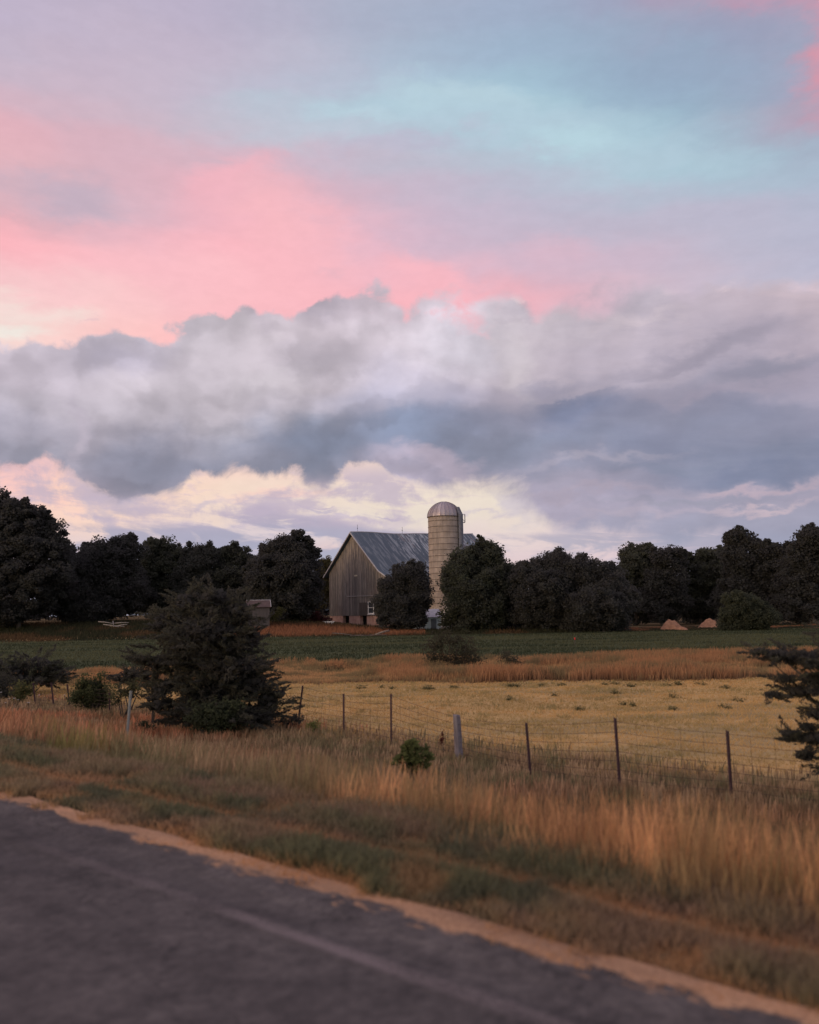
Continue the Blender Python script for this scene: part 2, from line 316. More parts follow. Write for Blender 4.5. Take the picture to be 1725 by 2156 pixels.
TH = math.radians(47); NX, NY = math.cos(TH), math.sin(TH); RX, RY = -math.sin(TH), math.cos(TH)
def dt(x, y): return x*NX+y*NY, x*RX+y*RY          # distance across the road, distance along it
def xy(d, t): return d*NX+t*RX, d*NY+t*RY
def ground_z(x, y):
    x = np.asarray(x, float); y = np.asarray(y, float); d, t = dt(x, y)
    z = -.02*smooth(d, 3.3, 3.7) - 1.15*smooth(d, 3.6, 10.0) - 1.14*smooth(d, -5, -12)
    z = z + 2.05*smooth(-x, -6, 22)*smooth(y, 97, 124)
    z = z + .10*(fbm(x/7, y/7, 5)-.5)*smooth(d, 8, 16)*smooth(y, 52, 40) + .05*(fbm(x/1.3, y/1.3, 9)-.5)*smooth(d, 3.7, 5)
    return z
def gz(x, y): return float(ground_z(x, y))
def hit(x, y):
    r = ray(x, y); lo, hi = 2., 400.
    o = Vector((0, 0, CAM_Z)); f = lambda s: (o+r*s).z-gz((o+r*s).x, (o+r*s).y)
    s = 2.
    while s < 600:
        if f(s) < 0: break
        lo = s; s *= 1.03
    hi = s
    for _ in range(30):
        m = (lo+hi)/2
        if f(m) < 0: hi = m
        else: lo = m
    return o+r*lo
def foot(x, Y):          # ground point under photo column x at depth Y
    p = at(x, 1300, Y); return Vector((p.x, p.y, gz(p.x, p.y)))

def mat(name, build):
    m = bpy.data.materials.new(name); m.use_nodes = True; m.node_tree.nodes.clear(); n = NT(m.node_tree)
    out = n.n('ShaderNodeOutputMaterial'); p = n.n('ShaderNodeBsdfPrincipled')
    p.inputs['Roughness'].default_value = .85; p.inputs['Specular IOR Level'].default_value = .2
    n.l.new(p.outputs[0], out.inputs[0]); build(n, p); return m
def bump(n, p, h, strength=.5, dist=.02):
    b = n.n('ShaderNodeBump'); b.inputs['Strength'].default_value = strength; b.inputs['Distance'].default_value = dist
    n.put(b.inputs['Height'], h); n.l.new(b.outputs[0], p.inputs['Normal'])
def obj_co(n): return n.n('ShaderNodeTexCoord').outputs['Object']
def flat_mat(name, c, c2=None, scale=6., rough=.85, spec=.2, metal=0., stretch=(1, 1, 1), bmp=.3):
    def b(n, p):
        v = n.vm('MULTIPLY', obj_co(n), stretch)
        f = n.noise(v, scale, 5, .6)
        n.put(p.inputs['Base Color'], n.ramp(f, [(.3, c), (.7, c2 or c)]))
        p.inputs['Roughness'].default_value = rough; p.inputs['Specular IOR Level'].default_value = spec; p.inputs['Metallic'].default_value = metal
        if bmp: bump(n, p, f, bmp, .01)
    return mat(name, b)
def leaf_build(n, p):
    a = n.n('ShaderNodeAttribute'); a.attribute_name = 'Col'
    n.put(p.inputs['Base Color'], a.outputs['Color'])
    p.inputs['Roughness'].default_value = 1.; p.inputs['Specular IOR Level'].default_value = 0.
    t = n.n('ShaderNodeBsdfTranslucent'); n.l.new(a.outputs['Color'], t.inputs[0])
    mx = n.n('ShaderNodeMixShader'); mx.inputs[0].default_value = .6
    o = [q for q in n.t.nodes if q.type == 'OUTPUT_MATERIAL'][0]
    n.l.new(p.outputs[0], mx.inputs[1]); n.l.new(t.outputs[0], mx.inputs[2]); n.l.new(mx.outputs[0], o.inputs[0])
M_LEAF = mat('leaf_surface', leaf_build)
M_GRASS = mat('grass_blades', leaf_build)
M_BARK = flat_mat('bark', (.05, .042, .036), (.09, .075, .062), 9, stretch=(1, 1, .2))

def box(V, F, a, b, M=None):
    """axis box from a to b appended"""
    k = len(V); a = Vector(a); b = Vector(b)
    for z in (a.z, b.z):
        for (x, y) in ((a.x, a.y), (b.x, a.y), (b.x, b.y), (a.x, b.y)):
            v = Vector((x, y, z)); V.append(M @ v if M else v)
    F += [(k, k+3, k+2, k+1), (k+4, k+5, k+6, k+7), (k, k+1, k+5, k+4), (k+1, k+2, k+6, k+5), (k+2, k+3, k+7, k+6), (k+3, k, k+4, k+7)]
def tube(V, F, pts, rad, n=8, cap=True):
    base = len(V); pts = [Vector(p) for p in pts]
    if not hasattr(rad, '__len__'): rad = [rad]*len(pts)
    for i, p in enumerate(pts):
        d = (pts[min(i+1, len(pts)-1)]-pts[max(i-1, 0)]).normalized()
        u = d.orthogonal().normalized() if abs(d.z) < .9 else Vector((1, 0, 0)); u = (u-d*u.dot(d)).normalized(); v = d.cross(u)
        for k in range(n):
            a = 2*math.pi*k/n; V.append(p+(u*math.cos(a)+v*math.sin(a))*rad[i])
    for i in range(len(pts)-1):
        for k in range(n):
            a = base+i*n+k; b = base+i*n+(k+1) % n; F.append((a, b, b+n, a+n))
    if cap:
        F.append(tuple(base+k for k in range(n))[::-1]); F.append(tuple(base+(len(pts)-1)*n+k for k in range(n)))
def pymesh(name, V, F, m, parent=None, smooth=False, bev=0):
    me = bpy.data.meshes.new(name); me.from_pydata([tuple(v) for v in V], [], F); me.update()
    if smooth:
        for p in me.polygons: p.use_smooth = True
    o = link(name, me, m, parent)
    if bev:
        b = o.modifiers.new('bevel', 'BEVEL'); b.width = bev; b.segments = 2; b.limit_method = 'ANGLE'
    return o

# ------------------------------------------------------------------ ground, road
dd = np.unique(np.round(np.concatenate([-np.geomspace(4, 2500, 40), np.arange(-4, 3.2, .8), np.arange(3.2, 5, .1), np.arange(5, 16, .25), np.arange(16, 200, 1.6), np.geomspace(200, 3500, 40)]), 4))
tt = np.unique(np.round(np.concatenate([-np.geomspace(6, 2500, 40), np.arange(-6, 12, .4), np.arange(12, 200, 1.4), np.geomspace(200, 3500, 40)]), 4))
D, T = np.meshgrid(dd, tt, indexing='ij'); GXx, GYy = xy(D, T); GZz = ground_z(GXx, GYy)
GZz = np.where((D < 3.55) & (D > -4.3), -.03, GZz)
def gridfaces(a, b):
    i, j = np.meshgrid(np.arange(a-1), np.arange(b-1), indexing='ij'); k = (i*b+j).ravel()
    return np.stack([k, k+b, k+b+1, k+1], 1)
def ground_mat(n, p):
    co = n.n('ShaderNodeNewGeometry').outputs['Position']
    s = n.n('ShaderNodeSeparateXYZ'); n.l.new(co, s.inputs[0]); X, Y, Z = s.outputs
    d = n.m('ADD', n.m('MULTIPLY', X, NX), n.m('MULTIPLY', Y, NY))
    n1 = n.noise(co, .9, 6, .6); n2 = n.noise(co, .13, 4, .5); n3 = n.noise(co, 14, 4, .6); n4 = n.noise(co, 4, 5, .6)
    straw = n.ramp(n1, [(.3, (.40, .275, .115)), (.5, (.49, .33, .14)), (.72, (.56, .375, .16))])
    straw = n.mix(n.ss(n.noise(n.vm('MULTIPLY', co, (.35, 1.3, 1)), .35, 6, .65), .46, .60, 0, .65), straw, (.27, .225, .12, 1))
    straw = n.mix(1., straw, n.ramp(n4, [(.3, (.92, .92, .93)), (.7, (1.07, 1.06, 1.05))]), 'MULTIPLY')
    soil = n.ramp(n3, [(.3, (.07, .055, .03)), (.7, (.15, .11, .06))])
    tan = n.ramp(n3, [(.3, (.28, .17, .085)), (.7, (.48, .31, .17))])
    dj = n.m('ADD', d, centred_(n, n1, .35))
    c = n.mix(n.ss(dj, 3.52, 3.62), tan, soil)
    c = n.mix(n.ss(n.m('ABSOLUTE', n.m('SUBTRACT', dj, 4.42)), .14, .04, 0, .8), c, tan)
    c = n.mix(n.ss(dj, 13., 15.5), c, straw)
    c = n.mix(n.ss(Y, 100, 106), c, soil)
    n.put(p.inputs['Base Color'], c); bump(n, p, n3, .4, .02); p.inputs['Specular IOR Level'].default_value = 0.
def centred_(n, v, a): return n.m('MULTIPLY', n.m('SUBTRACT', v, .5), a)
M_GROUND = mat('dry_ground', ground_mat)
tag(link('ground', npmesh('ground', np.stack([GXx, GYy, GZz], -1).reshape(-1, 3), gridfaces(len(dd), len(tt)), smooth=True), M_GROUND), kind='structure')

def asphalt(n, p):
    co = n.n('ShaderNodeTexCoord').outputs['Object']
    st = n.vm('MULTIPLY', co, (1., .12, 1.))
    a = n.noise(co, 90, 3, .7); b = n.noise(st, 1.6, 5, .6); c = n.noise(co, 3.5, 5, .65); g_ = n.noise(co, 16, 4, .65); e = n.noise(st, 5., 4, .6)
    base = n.ramp(b, [(.3, (.062, .057, .054)), (.5, (.082, .075, .071)), (.72, (.112, .102, .095))])
    base = n.mix(1., base, n.ramp(c, [(.3, (.68, .68, .69)), (.7, (1.3, 1.28, 1.25))]), 'MULTIPLY')
    base = n.mix(1., base, n.ramp(a, [(.3, (.70, .70, .72)), (.7, (1.28, 1.26, 1.25))]), 'MULTIPLY')
    base = n.mix(1., base, n.ramp(g_, [(.32, (.74, .74, .75)), (.68, (1.24, 1.22, 1.2))]), 'MULTIPLY')
    s = n.n('ShaderNodeSeparateXYZ'); n.l.new(co, s.inputs[0])
    # polished, paler wheel paths
    cr = n.n('ShaderNodeTexVoronoi', feature='DISTANCE_TO_EDGE'); n.put(cr.inputs['Vector'], n.vm('ADD', n.vm('MULTIPLY', co, (.55, .35, 1)), n.vm('SCALE', n.noise(co, 1.3, 5, .7, out=1), .8))); cr.inputs['Scale'].default_value = 1.
    base = n.mix(n.ss(cr.outputs['Distance'], .012, .003, 0, .5), base, (.03, .028, .028, 1))
    stain = n.noise(n.vm('MULTIPLY', co, (1, .25, 1)), .9, 5, .65); base = n.mix(n.ss(stain, .54, .66, 0, .45), base, (.055, .05, .05, 1))
    for x0 in (1.15, -.6):
        f = n.ss(n.m('ABSOLUTE', n.m('SUBTRACT', n.m('ADD', s.outputs[0], centred_(n, e, .35)), x0)), .38, .05, 0, .30)
        base = n.mix(f, base, (.14, .130, .128, 1))
    n.put(p.inputs['Base Color'], base); p.inputs['Roughness'].default_value = .9; p.inputs['Specular IOR Level'].default_value = .1
    bump(n, p, a, .5, .006)
    return base
M_ROAD = mat('asphalt', asphalt)
def strip(name, d0, d1, z, m, rag0=0, rag1=0, sc_=2.3, seed=3, nd=6):
    """strip along the road in an object whose local x runs across, y along it"""
    ts = np.concatenate([-np.geomspace(3, 300, 30)[::-1], np.arange(-2.9, 26, .04), np.geomspace(26.1, 900, 160)])
    e0 = d0+rag0*(fbm(ts*sc_, ts*0, seed, 5)-.5)*2; e1 = d1+rag1*(fbm(ts*sc_, ts*0+4.4, seed+7, 5)-.5)*2
    u = np.linspace(0, 1, nd)[:, None]; A = e0[None]*(1-u)+e1[None]*u
    V = np.stack([A, np.broadcast_to(ts, A.shape), np.where((np.arange(nd)[:, None] == 0) | (np.arange(nd)[:, None] == nd-1), z-.006 if z > 0 else z, z)+0*A], -1).reshape(-1, 3)
    o = link(name, npmesh(name, V, gridfaces(nd, len(ts))), m); o.rotation_euler = (0, 0, TH)
    return tag(o, kind='structure')
strip('road', -4.1, 3.56, 0., M_ROAD, 0, .02)
def worn(n, p):
    base = asphalt(n, p)
    co = n.n('ShaderNodeTexCoord').outputs['Object']
    s = n.n('ShaderNodeSeparateXYZ'); n.l.new(co, s.inputs[0])
    a = n.noise(co, 60, 4, .7); b = n.noise(n.vm('MULTIPLY', co, (1, .3, 1)), 2.5, 5, .6)
    edge = n.ss(n.m('ABSOLUTE', n.m('SUBTRACT', n.m('ADD', s.outputs[0], centred_(n, n.noise(co, 9, 4, .6), .04)), 2.93)), .075, .015)
    f = n.m('MULTIPLY', n.m('MULTIPLY', n.ss(n.m('ADD', a, n.m('SUBTRACT', b, .5)), .30, .62), edge), n.ss(s.outputs[1], 6.5, 3.0, .1, 1.))
    n.put(p.inputs['Base Color'], n.mix(f, base, (.175, .145, .138, 1)))
strip('road_line', 2.80, 3.06, .002, mat('worn_line_paint', worn))
strip('opposite_road_line', -3.75, -3.65, .004, flat_mat('faded_line_paint', (.3, .26, .26), (.12, .1, .11), 12))
def gravel(n, p):
    base = asphalt(n, p)
    co = n.n('ShaderNodeTexCoord').outputs['Object']; s = n.n('ShaderNodeSeparateXYZ'); n.l.new(co, s.inputs[0])
    lo = n.vm('MULTIPLY', co, (1, .4, 1))
    a = n.noise(co, 38, 4, .7); b = n.noise(lo, 2.6, 5, .6); k = n.noise(lo, 7, 7, .68, .4)
    c = n.ramp(a, [(.25, (.24, .14, .085)), (.5, (.42, .25, .14)), (.75, (.60, .38, .22))])
    c = n.mix(1., c, n.ramp(b, [(.3, (.62, .62, .64)), (.7, (1.15, 1.1, 1.05))]), 'MULTIPLY')
    x = n.m('ADD', s.outputs[0], n.m('ADD', centred_(n, k, .62), centred_(n, a, .08)))
    f = n.ss(x, 3.42, 3.50)
    n.put(p.inputs['Base Color'], n.mix(f, base, c)); bump(n, p, a, .7, .015)
strip('gravel_shoulder', 3.16, 3.66, .004, mat('gravel', gravel), 0, .05, 2.9, 21)

# fields beyond the fence
def band_front(x): return 35.4-.10*x
def band_back(x): return 48.+.30*np.clip(x, -40, 20)
def field_sheet(name, fy0, fy1, x0, x1, m, dz=.03, nx=160, ny=60):
    u, v = np.meshgrid(np.linspace(0, 1, nx), np.linspace(0, 1, ny), indexing='ij')
    Xc = x0+(x1-x0)*u; Y = fy0(Xc)*(1-v)+fy1(Xc)*v; wob = (fbm(Xc/4., Y*0, 31, 6)-.5)*5.0; Y = Y+wob*((v == 0) | (v == 1))
    V = np.stack([Xc, Y, ground_z(Xc, Y)+dz], -1).reshape(-1, 3)
    Fc = gridfaces(nx, ny)
    return tag(link(name, npmesh(name, V, Fc, smooth=True), m), kind='structure')
def green_m(n, p):
    co = n.n('ShaderNodeNewGeometry').outputs['Position']
    v = n.vm('MULTIPLY', co, (.22, 1.3, 1)); a = n.noise(v, .45, 6, .65); b = n.noise(co, 6, 4, .6)
    c = n.ramp(a, [(.3, (.050, .060, .034)), (.7, (.096, .104, .056))])
    n.put(p.inputs['Base Color'], n.mix(1., c, n.ramp(b, [(.3, (.8, .8, .8)), (.7, (1.2, 1.2, 1.15))]), 'MULTIPLY')); bump(n, p, b, .4, .05); p.inputs['Specular IOR Level'].default_value = 0.
field_sheet('green_field', band_back, lambda x: 101.+0*x, -70, 75, mat('young_crop', green_m), nx=260, ny=70)

# ------------------------------------------------------------------ grass
def blades(X, Y, H, W, CB, CT, seed, lean=.25, z0=None, name='grass'):
    """bent tapered blades: 3 quads-worth (two quads) each, colour root CB -> tip CT"""
    r = RS(seed); n = len(X); Z = ground_z(X, Y)-.01 if z0 is None else z0
    a = r.uniform(0, 2*np.pi, n); ux, uy = np.cos(a), np.sin(a)
    l = r.normal(.0, lean, (n, 2))*H[:, None]+np.array([.05, .02])*H[:, None]
    V = np.empty((n, 6, 3)); C = np.empty((n, 6, 3))
    for k, (h, wd, b) in enumerate(((0, 1, 0), (.55, .8, .35), (1, .18, 1))):
        for s in (0, 1):
            q = 2*k+s; sg = (s*2-1)*.5
            V[:, q, 0] = X+l[:, 0]*b+ux*W*wd*sg; V[:, q, 1] = Y+l[:, 1]*b+uy*W*wd*sg; V[:, q, 2] = Z+H*h
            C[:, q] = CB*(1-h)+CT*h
    k = (np.arange(n)*6)[:, None]
    F = np.concatenate([k+np.array([0, 1, 3, 2]), k+np.array([2, 3, 5, 4])])
    return npmesh(name, V.reshape(-1, 3), F, C.reshape(-1, 3))
def scatter(n, d0, d1, t0, t1, seed, rho=lambda d, t, r: 1., azlim=.62):
    r = RS(seed); d = r.uniform(d0, d1, n); t = r.uniform(t0, t1, n); x, y = xy(d, t)
    ok = (np.abs(np.arctan2(x, y)) < azlim) & (y > 2.2)
    d, t, x, y = d[ok], t[ok], x[ok], y[ok]; R_ = np.hypot(x, y)
    ok = r.uniform(0, 1, len(d)) < rho(d, t, R_)
    return d[ok], t[ok], x[ok], y[ok], R_[ok]
lod = lambda R_: np.minimum(1, (5.5/R_)**1.35)
def mixc(a, b, f): return np.asarray(a)[None]*(1-f[:, None])+np.asarray(b)[None]*f[:, None]
STRAW = np.array((.68, .38, .18)); RED = np.array((.66, .29, .15)); DKG = np.array((.128, .128, .078)); GRN = np.array((.22, .215, .105)); BRN = np.array((.36, .235, .15))
def dark_patch(x, y):
    """beds of dark low weeds among the tall grass near the fence"""
    f = np.zeros(len(x))
    for (px, py, rx, ry) in PATCH:
        f = np.maximum(f, np.exp(-(((x-px)*rx[0]+(y-py)*rx[1])/ry[0])**2-(((x-px)*-rx[1]+(y-py)*rx[0])/ry[1])**2))
    return f
PATCH = []
for (px, py, lr, ls) in ((1330, 1712, 1.5, .5), (1480, 1720, 1.3, .6), (1640, 1760, 1.6, .8), (1720, 1800, 1.4, .9), (1700, 1850, .8, .5), (900, 1625, 1.0, .4), (1160, 1690, .8, .35), (700, 1590, 1.6, .4), (1180, 1600, .5, .3), (560, 1560, 1., .3), (780, 1700, .9, .35), (400, 1620, 1.2, .4)):
    q = hit(px, py+46); PATCH.append((q.x, q.y, (NX*0+RX, RY), (lr, ls)))
# verge: mown green and brown grass beside the shoulder
d, t, x, y, R_ = scatter(520000, 3.42, 5.6, -3, 34, 11, lambda d, t, R: lod(R)*smooth(d+.85*(fbm(xy(d, t)[0]*2.3, xy(d, t)[1]*2.3, 47)-.5), 3.46, 3.62))
f1 = fbm(x*.9, y*.9, 41); f2 = fbm(x*3, y*3, 42); r = RS(1)
tanband = np.exp(-((d-4.42+.25*(f1-.5))/.13)**2)*smooth(f2+.3*f1, .35, .6)
f4 = fbm(x*1.3+3, y*1.3, 44); edge = smooth(d+1.1*(f4-.5)+.4*(f2-.5), 3.74, 3.56)
fl = smooth(f2, .35, .65)
ct = mixc(DKG*1.15, BRN, smooth(f1, .42, .62)*.8); ct = ct*(1-fl[:, None]*.35)+GRN*fl[:, None]*.35
k = np.clip(np.maximum(np.maximum(tanband*.9, edge), smooth(f4, .60, .72)*.5), 0, 1)[:, None]; ct = ct*(1-k)+STRAW*.80*k
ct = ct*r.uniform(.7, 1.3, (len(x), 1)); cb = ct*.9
H = (.035+.09*f2+.09*smooth(d, 4.5, 5.4))*(1-.65*k[:, 0])*r.uniform(.6, 1.4, len(x))
Wd = np.maximum(.007, .0016*R_)*r.uniform(.7, 1.4, len(x))
o = link('verge_grass', blades(x, y, H, Wd, cb, ct, 2, .35), M_GRASS); tag(o, 'dark green and brown mown grass along the gravel road edge', 'grass', kind='stuff')
# tall seeding grass between verge and fence
d, t, x, y, R_ = scatter(680000, 4.5, 15.2, -5, 40, 12, lambda d, t, R: lod(R)*smooth(d-.85*smooth(t, 1.5, 9.), 4.5, 5.0)*smooth(d, 15.4, 13.2))
f1 = fbm(x*.45, y*.45, 51); f2 = fbm(x*1.7, y*1.7, 52); f3 = fbm(x*.25+9, y*.25, 53); r = RS(2)
bed = smooth(d+1.6*(f2-.5), 8.2, 9.0)*smooth(d, 11.8, 10.8)*smooth(t, 8.2, 6.)*smooth(f1+.25*smooth(t, 6, 3), .34, .52)
pt = np.maximum(dark_patch(x, y)*.8, bed); left = smooth(t, 8, 20)
f5 = fbm(x*5, y*5, 57, 3); f6 = fbm(x*1.1+5, y*1.1, 58); near = smooth(d, 8.2, 6.8)*smooth(t, 9, 5)
ct = mixc((.42, .29, .165), RED*(.85), smooth(f1+.16*left-.10, .42, .62)*(.35+.65*left)); ct = ct*(1-near[:, None])+mixc(STRAW, (.44, .24, .12), smooth(f6, .4, .6))*near[:, None]
ct = ct*(.60+.72*smooth(f5, .25, .75))[:, None]
g = smooth(f2, .46, .64)*.75*(1-.45*left)*(1-.35*near)
ct = mixc((0, 0, 0), (1, 1, 1), 1-g)*ct+g[:, None]*GRN*.95
ds = d-.85*smooth(t, 1.5, 9.); low = smooth(ds, 5.3, 4.7)*.45*(1-.5*smooth(f2, .4, .6))
ct = ct*(1-low[:, None])+GRN*.95*low[:, None]
P = smooth(pt, .25, .6)[:, None]; ct = ct*(1-P)+DKG*.95*P
yg = (smooth(f6, .54, .64)*smooth(t, 9, 13)*smooth(d, 8.5, 6.5)*.7)[:, None]; ct = ct*(1-yg)+np.array((.30, .28, .08))*yg
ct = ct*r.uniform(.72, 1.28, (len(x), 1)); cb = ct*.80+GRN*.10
H = (.26+.34*f1)*r.uniform(.4, 1.3, len(x))*(1-.35*P[:, 0])*(.30+.70*smooth(ds, 4.5, 5.6))*(1-.60*np.maximum(smooth(d, 8.5, 12.5), smooth(d, 6.5, 8.1)*smooth(t, 10, 6)))
Wd = np.maximum(.006, .0015*R_)*r.uniform(.6, 1.3, len(x))
o = link('tall_grass', blades(x, y, H, Wd, cb, ct, 3, .13), M_GRASS); tag(o, 'tall reddish gold seeding grass between the road verge and wire fence', 'grass', kind='stuff')
# stubble of the mown hay field
r = RS(5); n = 150000; y = 15+22*r.uniform(0, 1, n)**1.0; x = r.uniform(-.62, .62, n)*y; d, t = dt(x, y)
ok = (d > 13.2) & (y < band_front(x)); x, y = x[ok], y[ok]
f1 = fbm(x*.5, y*.9, 61); f2 = fbm(x*2.2, y*3, 62)
ct = mixc((.62, .41, .165), (.47, .34, .14), smooth(f1, .40, .60)); g = smooth(f2, .60, .75)[:, None]; ct = ct*(1-g*.5)+GRN*1.2*g*.5
ct = ct*r.uniform(.88, 1.12, (len(x), 1))
o = link('hay_stubble', blades(x, y, r.uniform(.02, .07, len(x))*(1+1.0*g[:, 0]), .0011*y, ct*.95, ct, 6, .6), M_GRASS); tag(o, 'short yellow hay stubble covering the mown field', 'grass', kind='stuff')
# uncut band of dry grass across the field
r = RS(7); n = 300000; x = r.uniform(-36, 36, n); v = r.uniform(0, 1, n)**1.1; y = band_front(x)+(fbm(x*.6, x*0, 70)-.5)*2.2+r.normal(0, .35, n)+v*(band_back(x)-band_front(x))
f1 = fbm(x*.3, y*.3, 71); f2 = fbm(x*1.1, y*1.1, 72)
ct = mixc((.62, .38, .17), (.50, .26, .12), smooth(f1, .35, .65)); g = smooth(f2, .45, .62)*.7; rg = smooth(x, -2, 10)*smooth(v, .72, .9)
ct = ct*(1-g[:, None])+GRN*.9*g[:, None]; ct = ct*(1-rg[:, None])+np.array((.15, .15, .075))*rg[:, None]
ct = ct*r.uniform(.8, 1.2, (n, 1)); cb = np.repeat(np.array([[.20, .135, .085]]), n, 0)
H = (.14+.38*smooth(f1, .3, .7))*r.uniform(.5, 1.2, n)*(1-.5*rg)
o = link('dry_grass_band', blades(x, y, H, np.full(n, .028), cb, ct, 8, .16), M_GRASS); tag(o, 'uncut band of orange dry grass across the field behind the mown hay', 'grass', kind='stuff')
# low crop plants of the green field
r = RS(19); n = 120000; x = r.uniform(-64, 66, n); v = r.uniform(0, 1, n)**1.3; y = band_back(x)-1.5+v*(100-band_back(x)); row = np.round(y/.9)*.9; y = row+r.normal(0, .14, n)
f1 = fbm(x*.12, y*.35, 91); ct = mixc((.050, .062, .034), (.115, .118, .060), smooth(f1, .35, .65)); e = smooth(v, .12, .0)*smooth(fbm(x*.5, y*.5, 92), .4, .6); ct = ct*(1-.6*e[:, None])+np.array((.36, .24, .12))*.6*e[:, None]; ct = ct*r.uniform(.8, 1.2, (n, 1))
o = link('young_crop', blades(x, y, r.uniform(.06, .20, n), np.full(n, .07), ct, ct, 20, .4), M_GRASS); tag(o, 'low dark green crop growing in the strip before the barnyard', 'crop', kind='stuff')
# rough dry grass in front of the barnyard
r = RS(9); n = 60000; x = r.uniform(-62, 60, n); y = 97.5+r.uniform(0, 1, n)**.8*19.5
c1 = np.where((x > -22) & (x < 1.5), 1., .0)*smooth(y+3*(fbm(x*.4, x*0, 83)-.5), 99.5, 102)*smooth(y, 116, 109); c2 = smooth(fbm(x*.2, y*.2, 81), .52, .62)*np.where(x > 20, .8, .25)
k = np.clip(c1+c2, 0, 1)[:, None]; ct = np.array((.36, .17, .09))*k+np.array((.06, .062, .036))*(1-k); ct = ct*r.uniform(.8, 1.2, (n, 1))
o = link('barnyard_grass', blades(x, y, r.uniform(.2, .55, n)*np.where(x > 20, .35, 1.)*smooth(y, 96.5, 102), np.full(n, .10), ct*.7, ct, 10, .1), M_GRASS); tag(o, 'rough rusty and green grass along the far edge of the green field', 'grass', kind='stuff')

# ------------------------------------------------------------------ trees
def quads(P, U, Vv, C, name):
    """leaf quads centred P spanned by U, Vv (pointed diamonds)"""
    n = len(P); A = np.stack([P-U, P-Vv, P+U, P+Vv], 1)
    F = (np.arange(n)*4)[:, None]+np.arange(4)
    return npmesh(name, A.reshape(-1, 3), F, np.repeat(C, 4, 0))
def unit(r, n):
    v = r.normal(0, 1, (n, 3)); return v/np.linalg.norm(v, axis=1)[:, None]
def crown_arrays(blobs, seed, leaf=.28, clump=1.0, per=120, dens=1., colA=(.05, .055, .045), colB=(.085, .09, .055), fill=1., flatz=.75, spray=0.):
    """blobs: (x,y,z,rx,ry,rz) local ellipsoids; leaves gather in clumps over their surface"""
    r = RS(seed); Ps, Us, Vs, Cs = [], [], [], []
    for (bx, by, bz, rx, ry, rz) in blobs:
        area = 4*math.pi*((rx*ry)**1.6/3+(rx*rz)**1.6/3+(ry*rz)**1.6/3)**(1/1.6)
        nc = max(5, int(dens*area/(clump*clump)*1.15))
        dirs = unit(r, nc); rad = r.uniform(.55, 1.0, nc)**.7*np.where(r.uniform(0, 1, nc) < .22, r.uniform(1.05, 1.30, nc), 1.0)
        ph = r.uniform(0, 6, 3); lump = (np.sin(3.3*dirs[:, 0]+ph[0])+np.sin(4.1*dirs[:, 1]+ph[1])+np.sin(5.2*dirs[:, 2]+ph[2]))/3
        rad = rad*(1+.20*lump)
        cen = dirs*rad[:, None]*np.array([rx, ry, rz])
        cr = clump*r.uniform(.55, 1.25, nc)
        k = np.repeat(np.arange(nc), per)
        off = unit(r, len(k))*(r.uniform(0, 1, len(k))**.5)[:, None]
        if spray:
            ax = dirs*np.array([1, 1, .35])+np.array([0, 0, .12])+r.normal(0, .15, dirs.shape); ax /= np.linalg.norm(ax, axis=1)[:, None]
            s = r.uniform(-.5, 1, len(k))*spray*cr[k]; wdt = (1-np.clip(s/(spray*cr[k]), 0, 1))*.38+.06
            p = cen[k]+ax[k]*s[:, None]+off*(wdt*cr[k])[:, None]*np.array([1, 1, .6])
            u = ax[k]+r.normal(0, .45, p.shape); u /= np.linalg.norm(u, axis=1)[:, None]
            u = u*leaf*r.uniform(.6, 1.5, (len(k), 1)); w_ = np.cross(u, unit(r, len(k)))*.30
        else:
            p = cen[k]+off*cr[k][:, None]*np.array([1, 1, flatz])
            u = unit(r, len(k)); u[:, 2] *= .7; w_ = np.cross(u, unit(r, len(k))); sz = leaf*r.uniform(.5, 1.25, (len(k), 1)); sz = sz*.56; u = u*sz; w_ = w_/np.maximum(np.linalg.norm(w_, axis=1)[:, None], .05)*sz*.62
        tone = r.uniform(0, 1, nc)[k]*.7+r.uniform(0, .3, len(k))
        c = np.asarray(colA)[None]*(1-tone[:, None])+np.asarray(colB)[None]*tone[:, None]
        Ps.append(p+np.array([bx, by, bz])); Us.append(u); Vs.append(w_); Cs.append(c)
        if fill > 0:
            m = int(fill*nc*9); q = unit(r, m)*(r.uniform(0, 1, m)**.4*.66)[:, None]*np.array([rx, ry, rz])+np.array([bx, by, bz])
            u = unit(r, m)*clump*(.30 if not spray else .24); w_ = np.cross(unit(r, m), u)*.9
            Ps.append(q); Us.append(u); Vs.append(w_); Cs.append(np.repeat(np.asarray(colA)[None], m, 0))
    return np.concatenate(Ps), np.concatenate(Us), np.concatenate(Vs), np.concatenate(Cs)
def add_trunk(root, h, r0, blobs, seed, mt=None):
    r = random.Random(seed); V, F = [], []
    top = max(h*.8, .3); lean = r.uniform(-.04, .04)*h
    tube(V, F, [(0, 0, -.15), (0, 0, h*.05), (lean*.3, 0, top*.35), (lean*.7, 0, top*.7), (lean, 0, top)], [r0*1.5, r0*1.05, r0*.8, r0*.5, r0*.2], 9)
    for b in blobs[:7]:
        s = top*r.uniform(.25, .5); m = Vector(b[:3])
        tube(V, F, [(lean*.3, 0, s), Vector((m.x*.5, m.y*.5, s+(m.z-s)*.45)), m], [r0*.45, r0*.28, r0*.08], 6)
    return pymesh('trunk', V, F, mt or M_BARK, root, smooth=True)
TREES_FAR = 'trees along the far field edge'
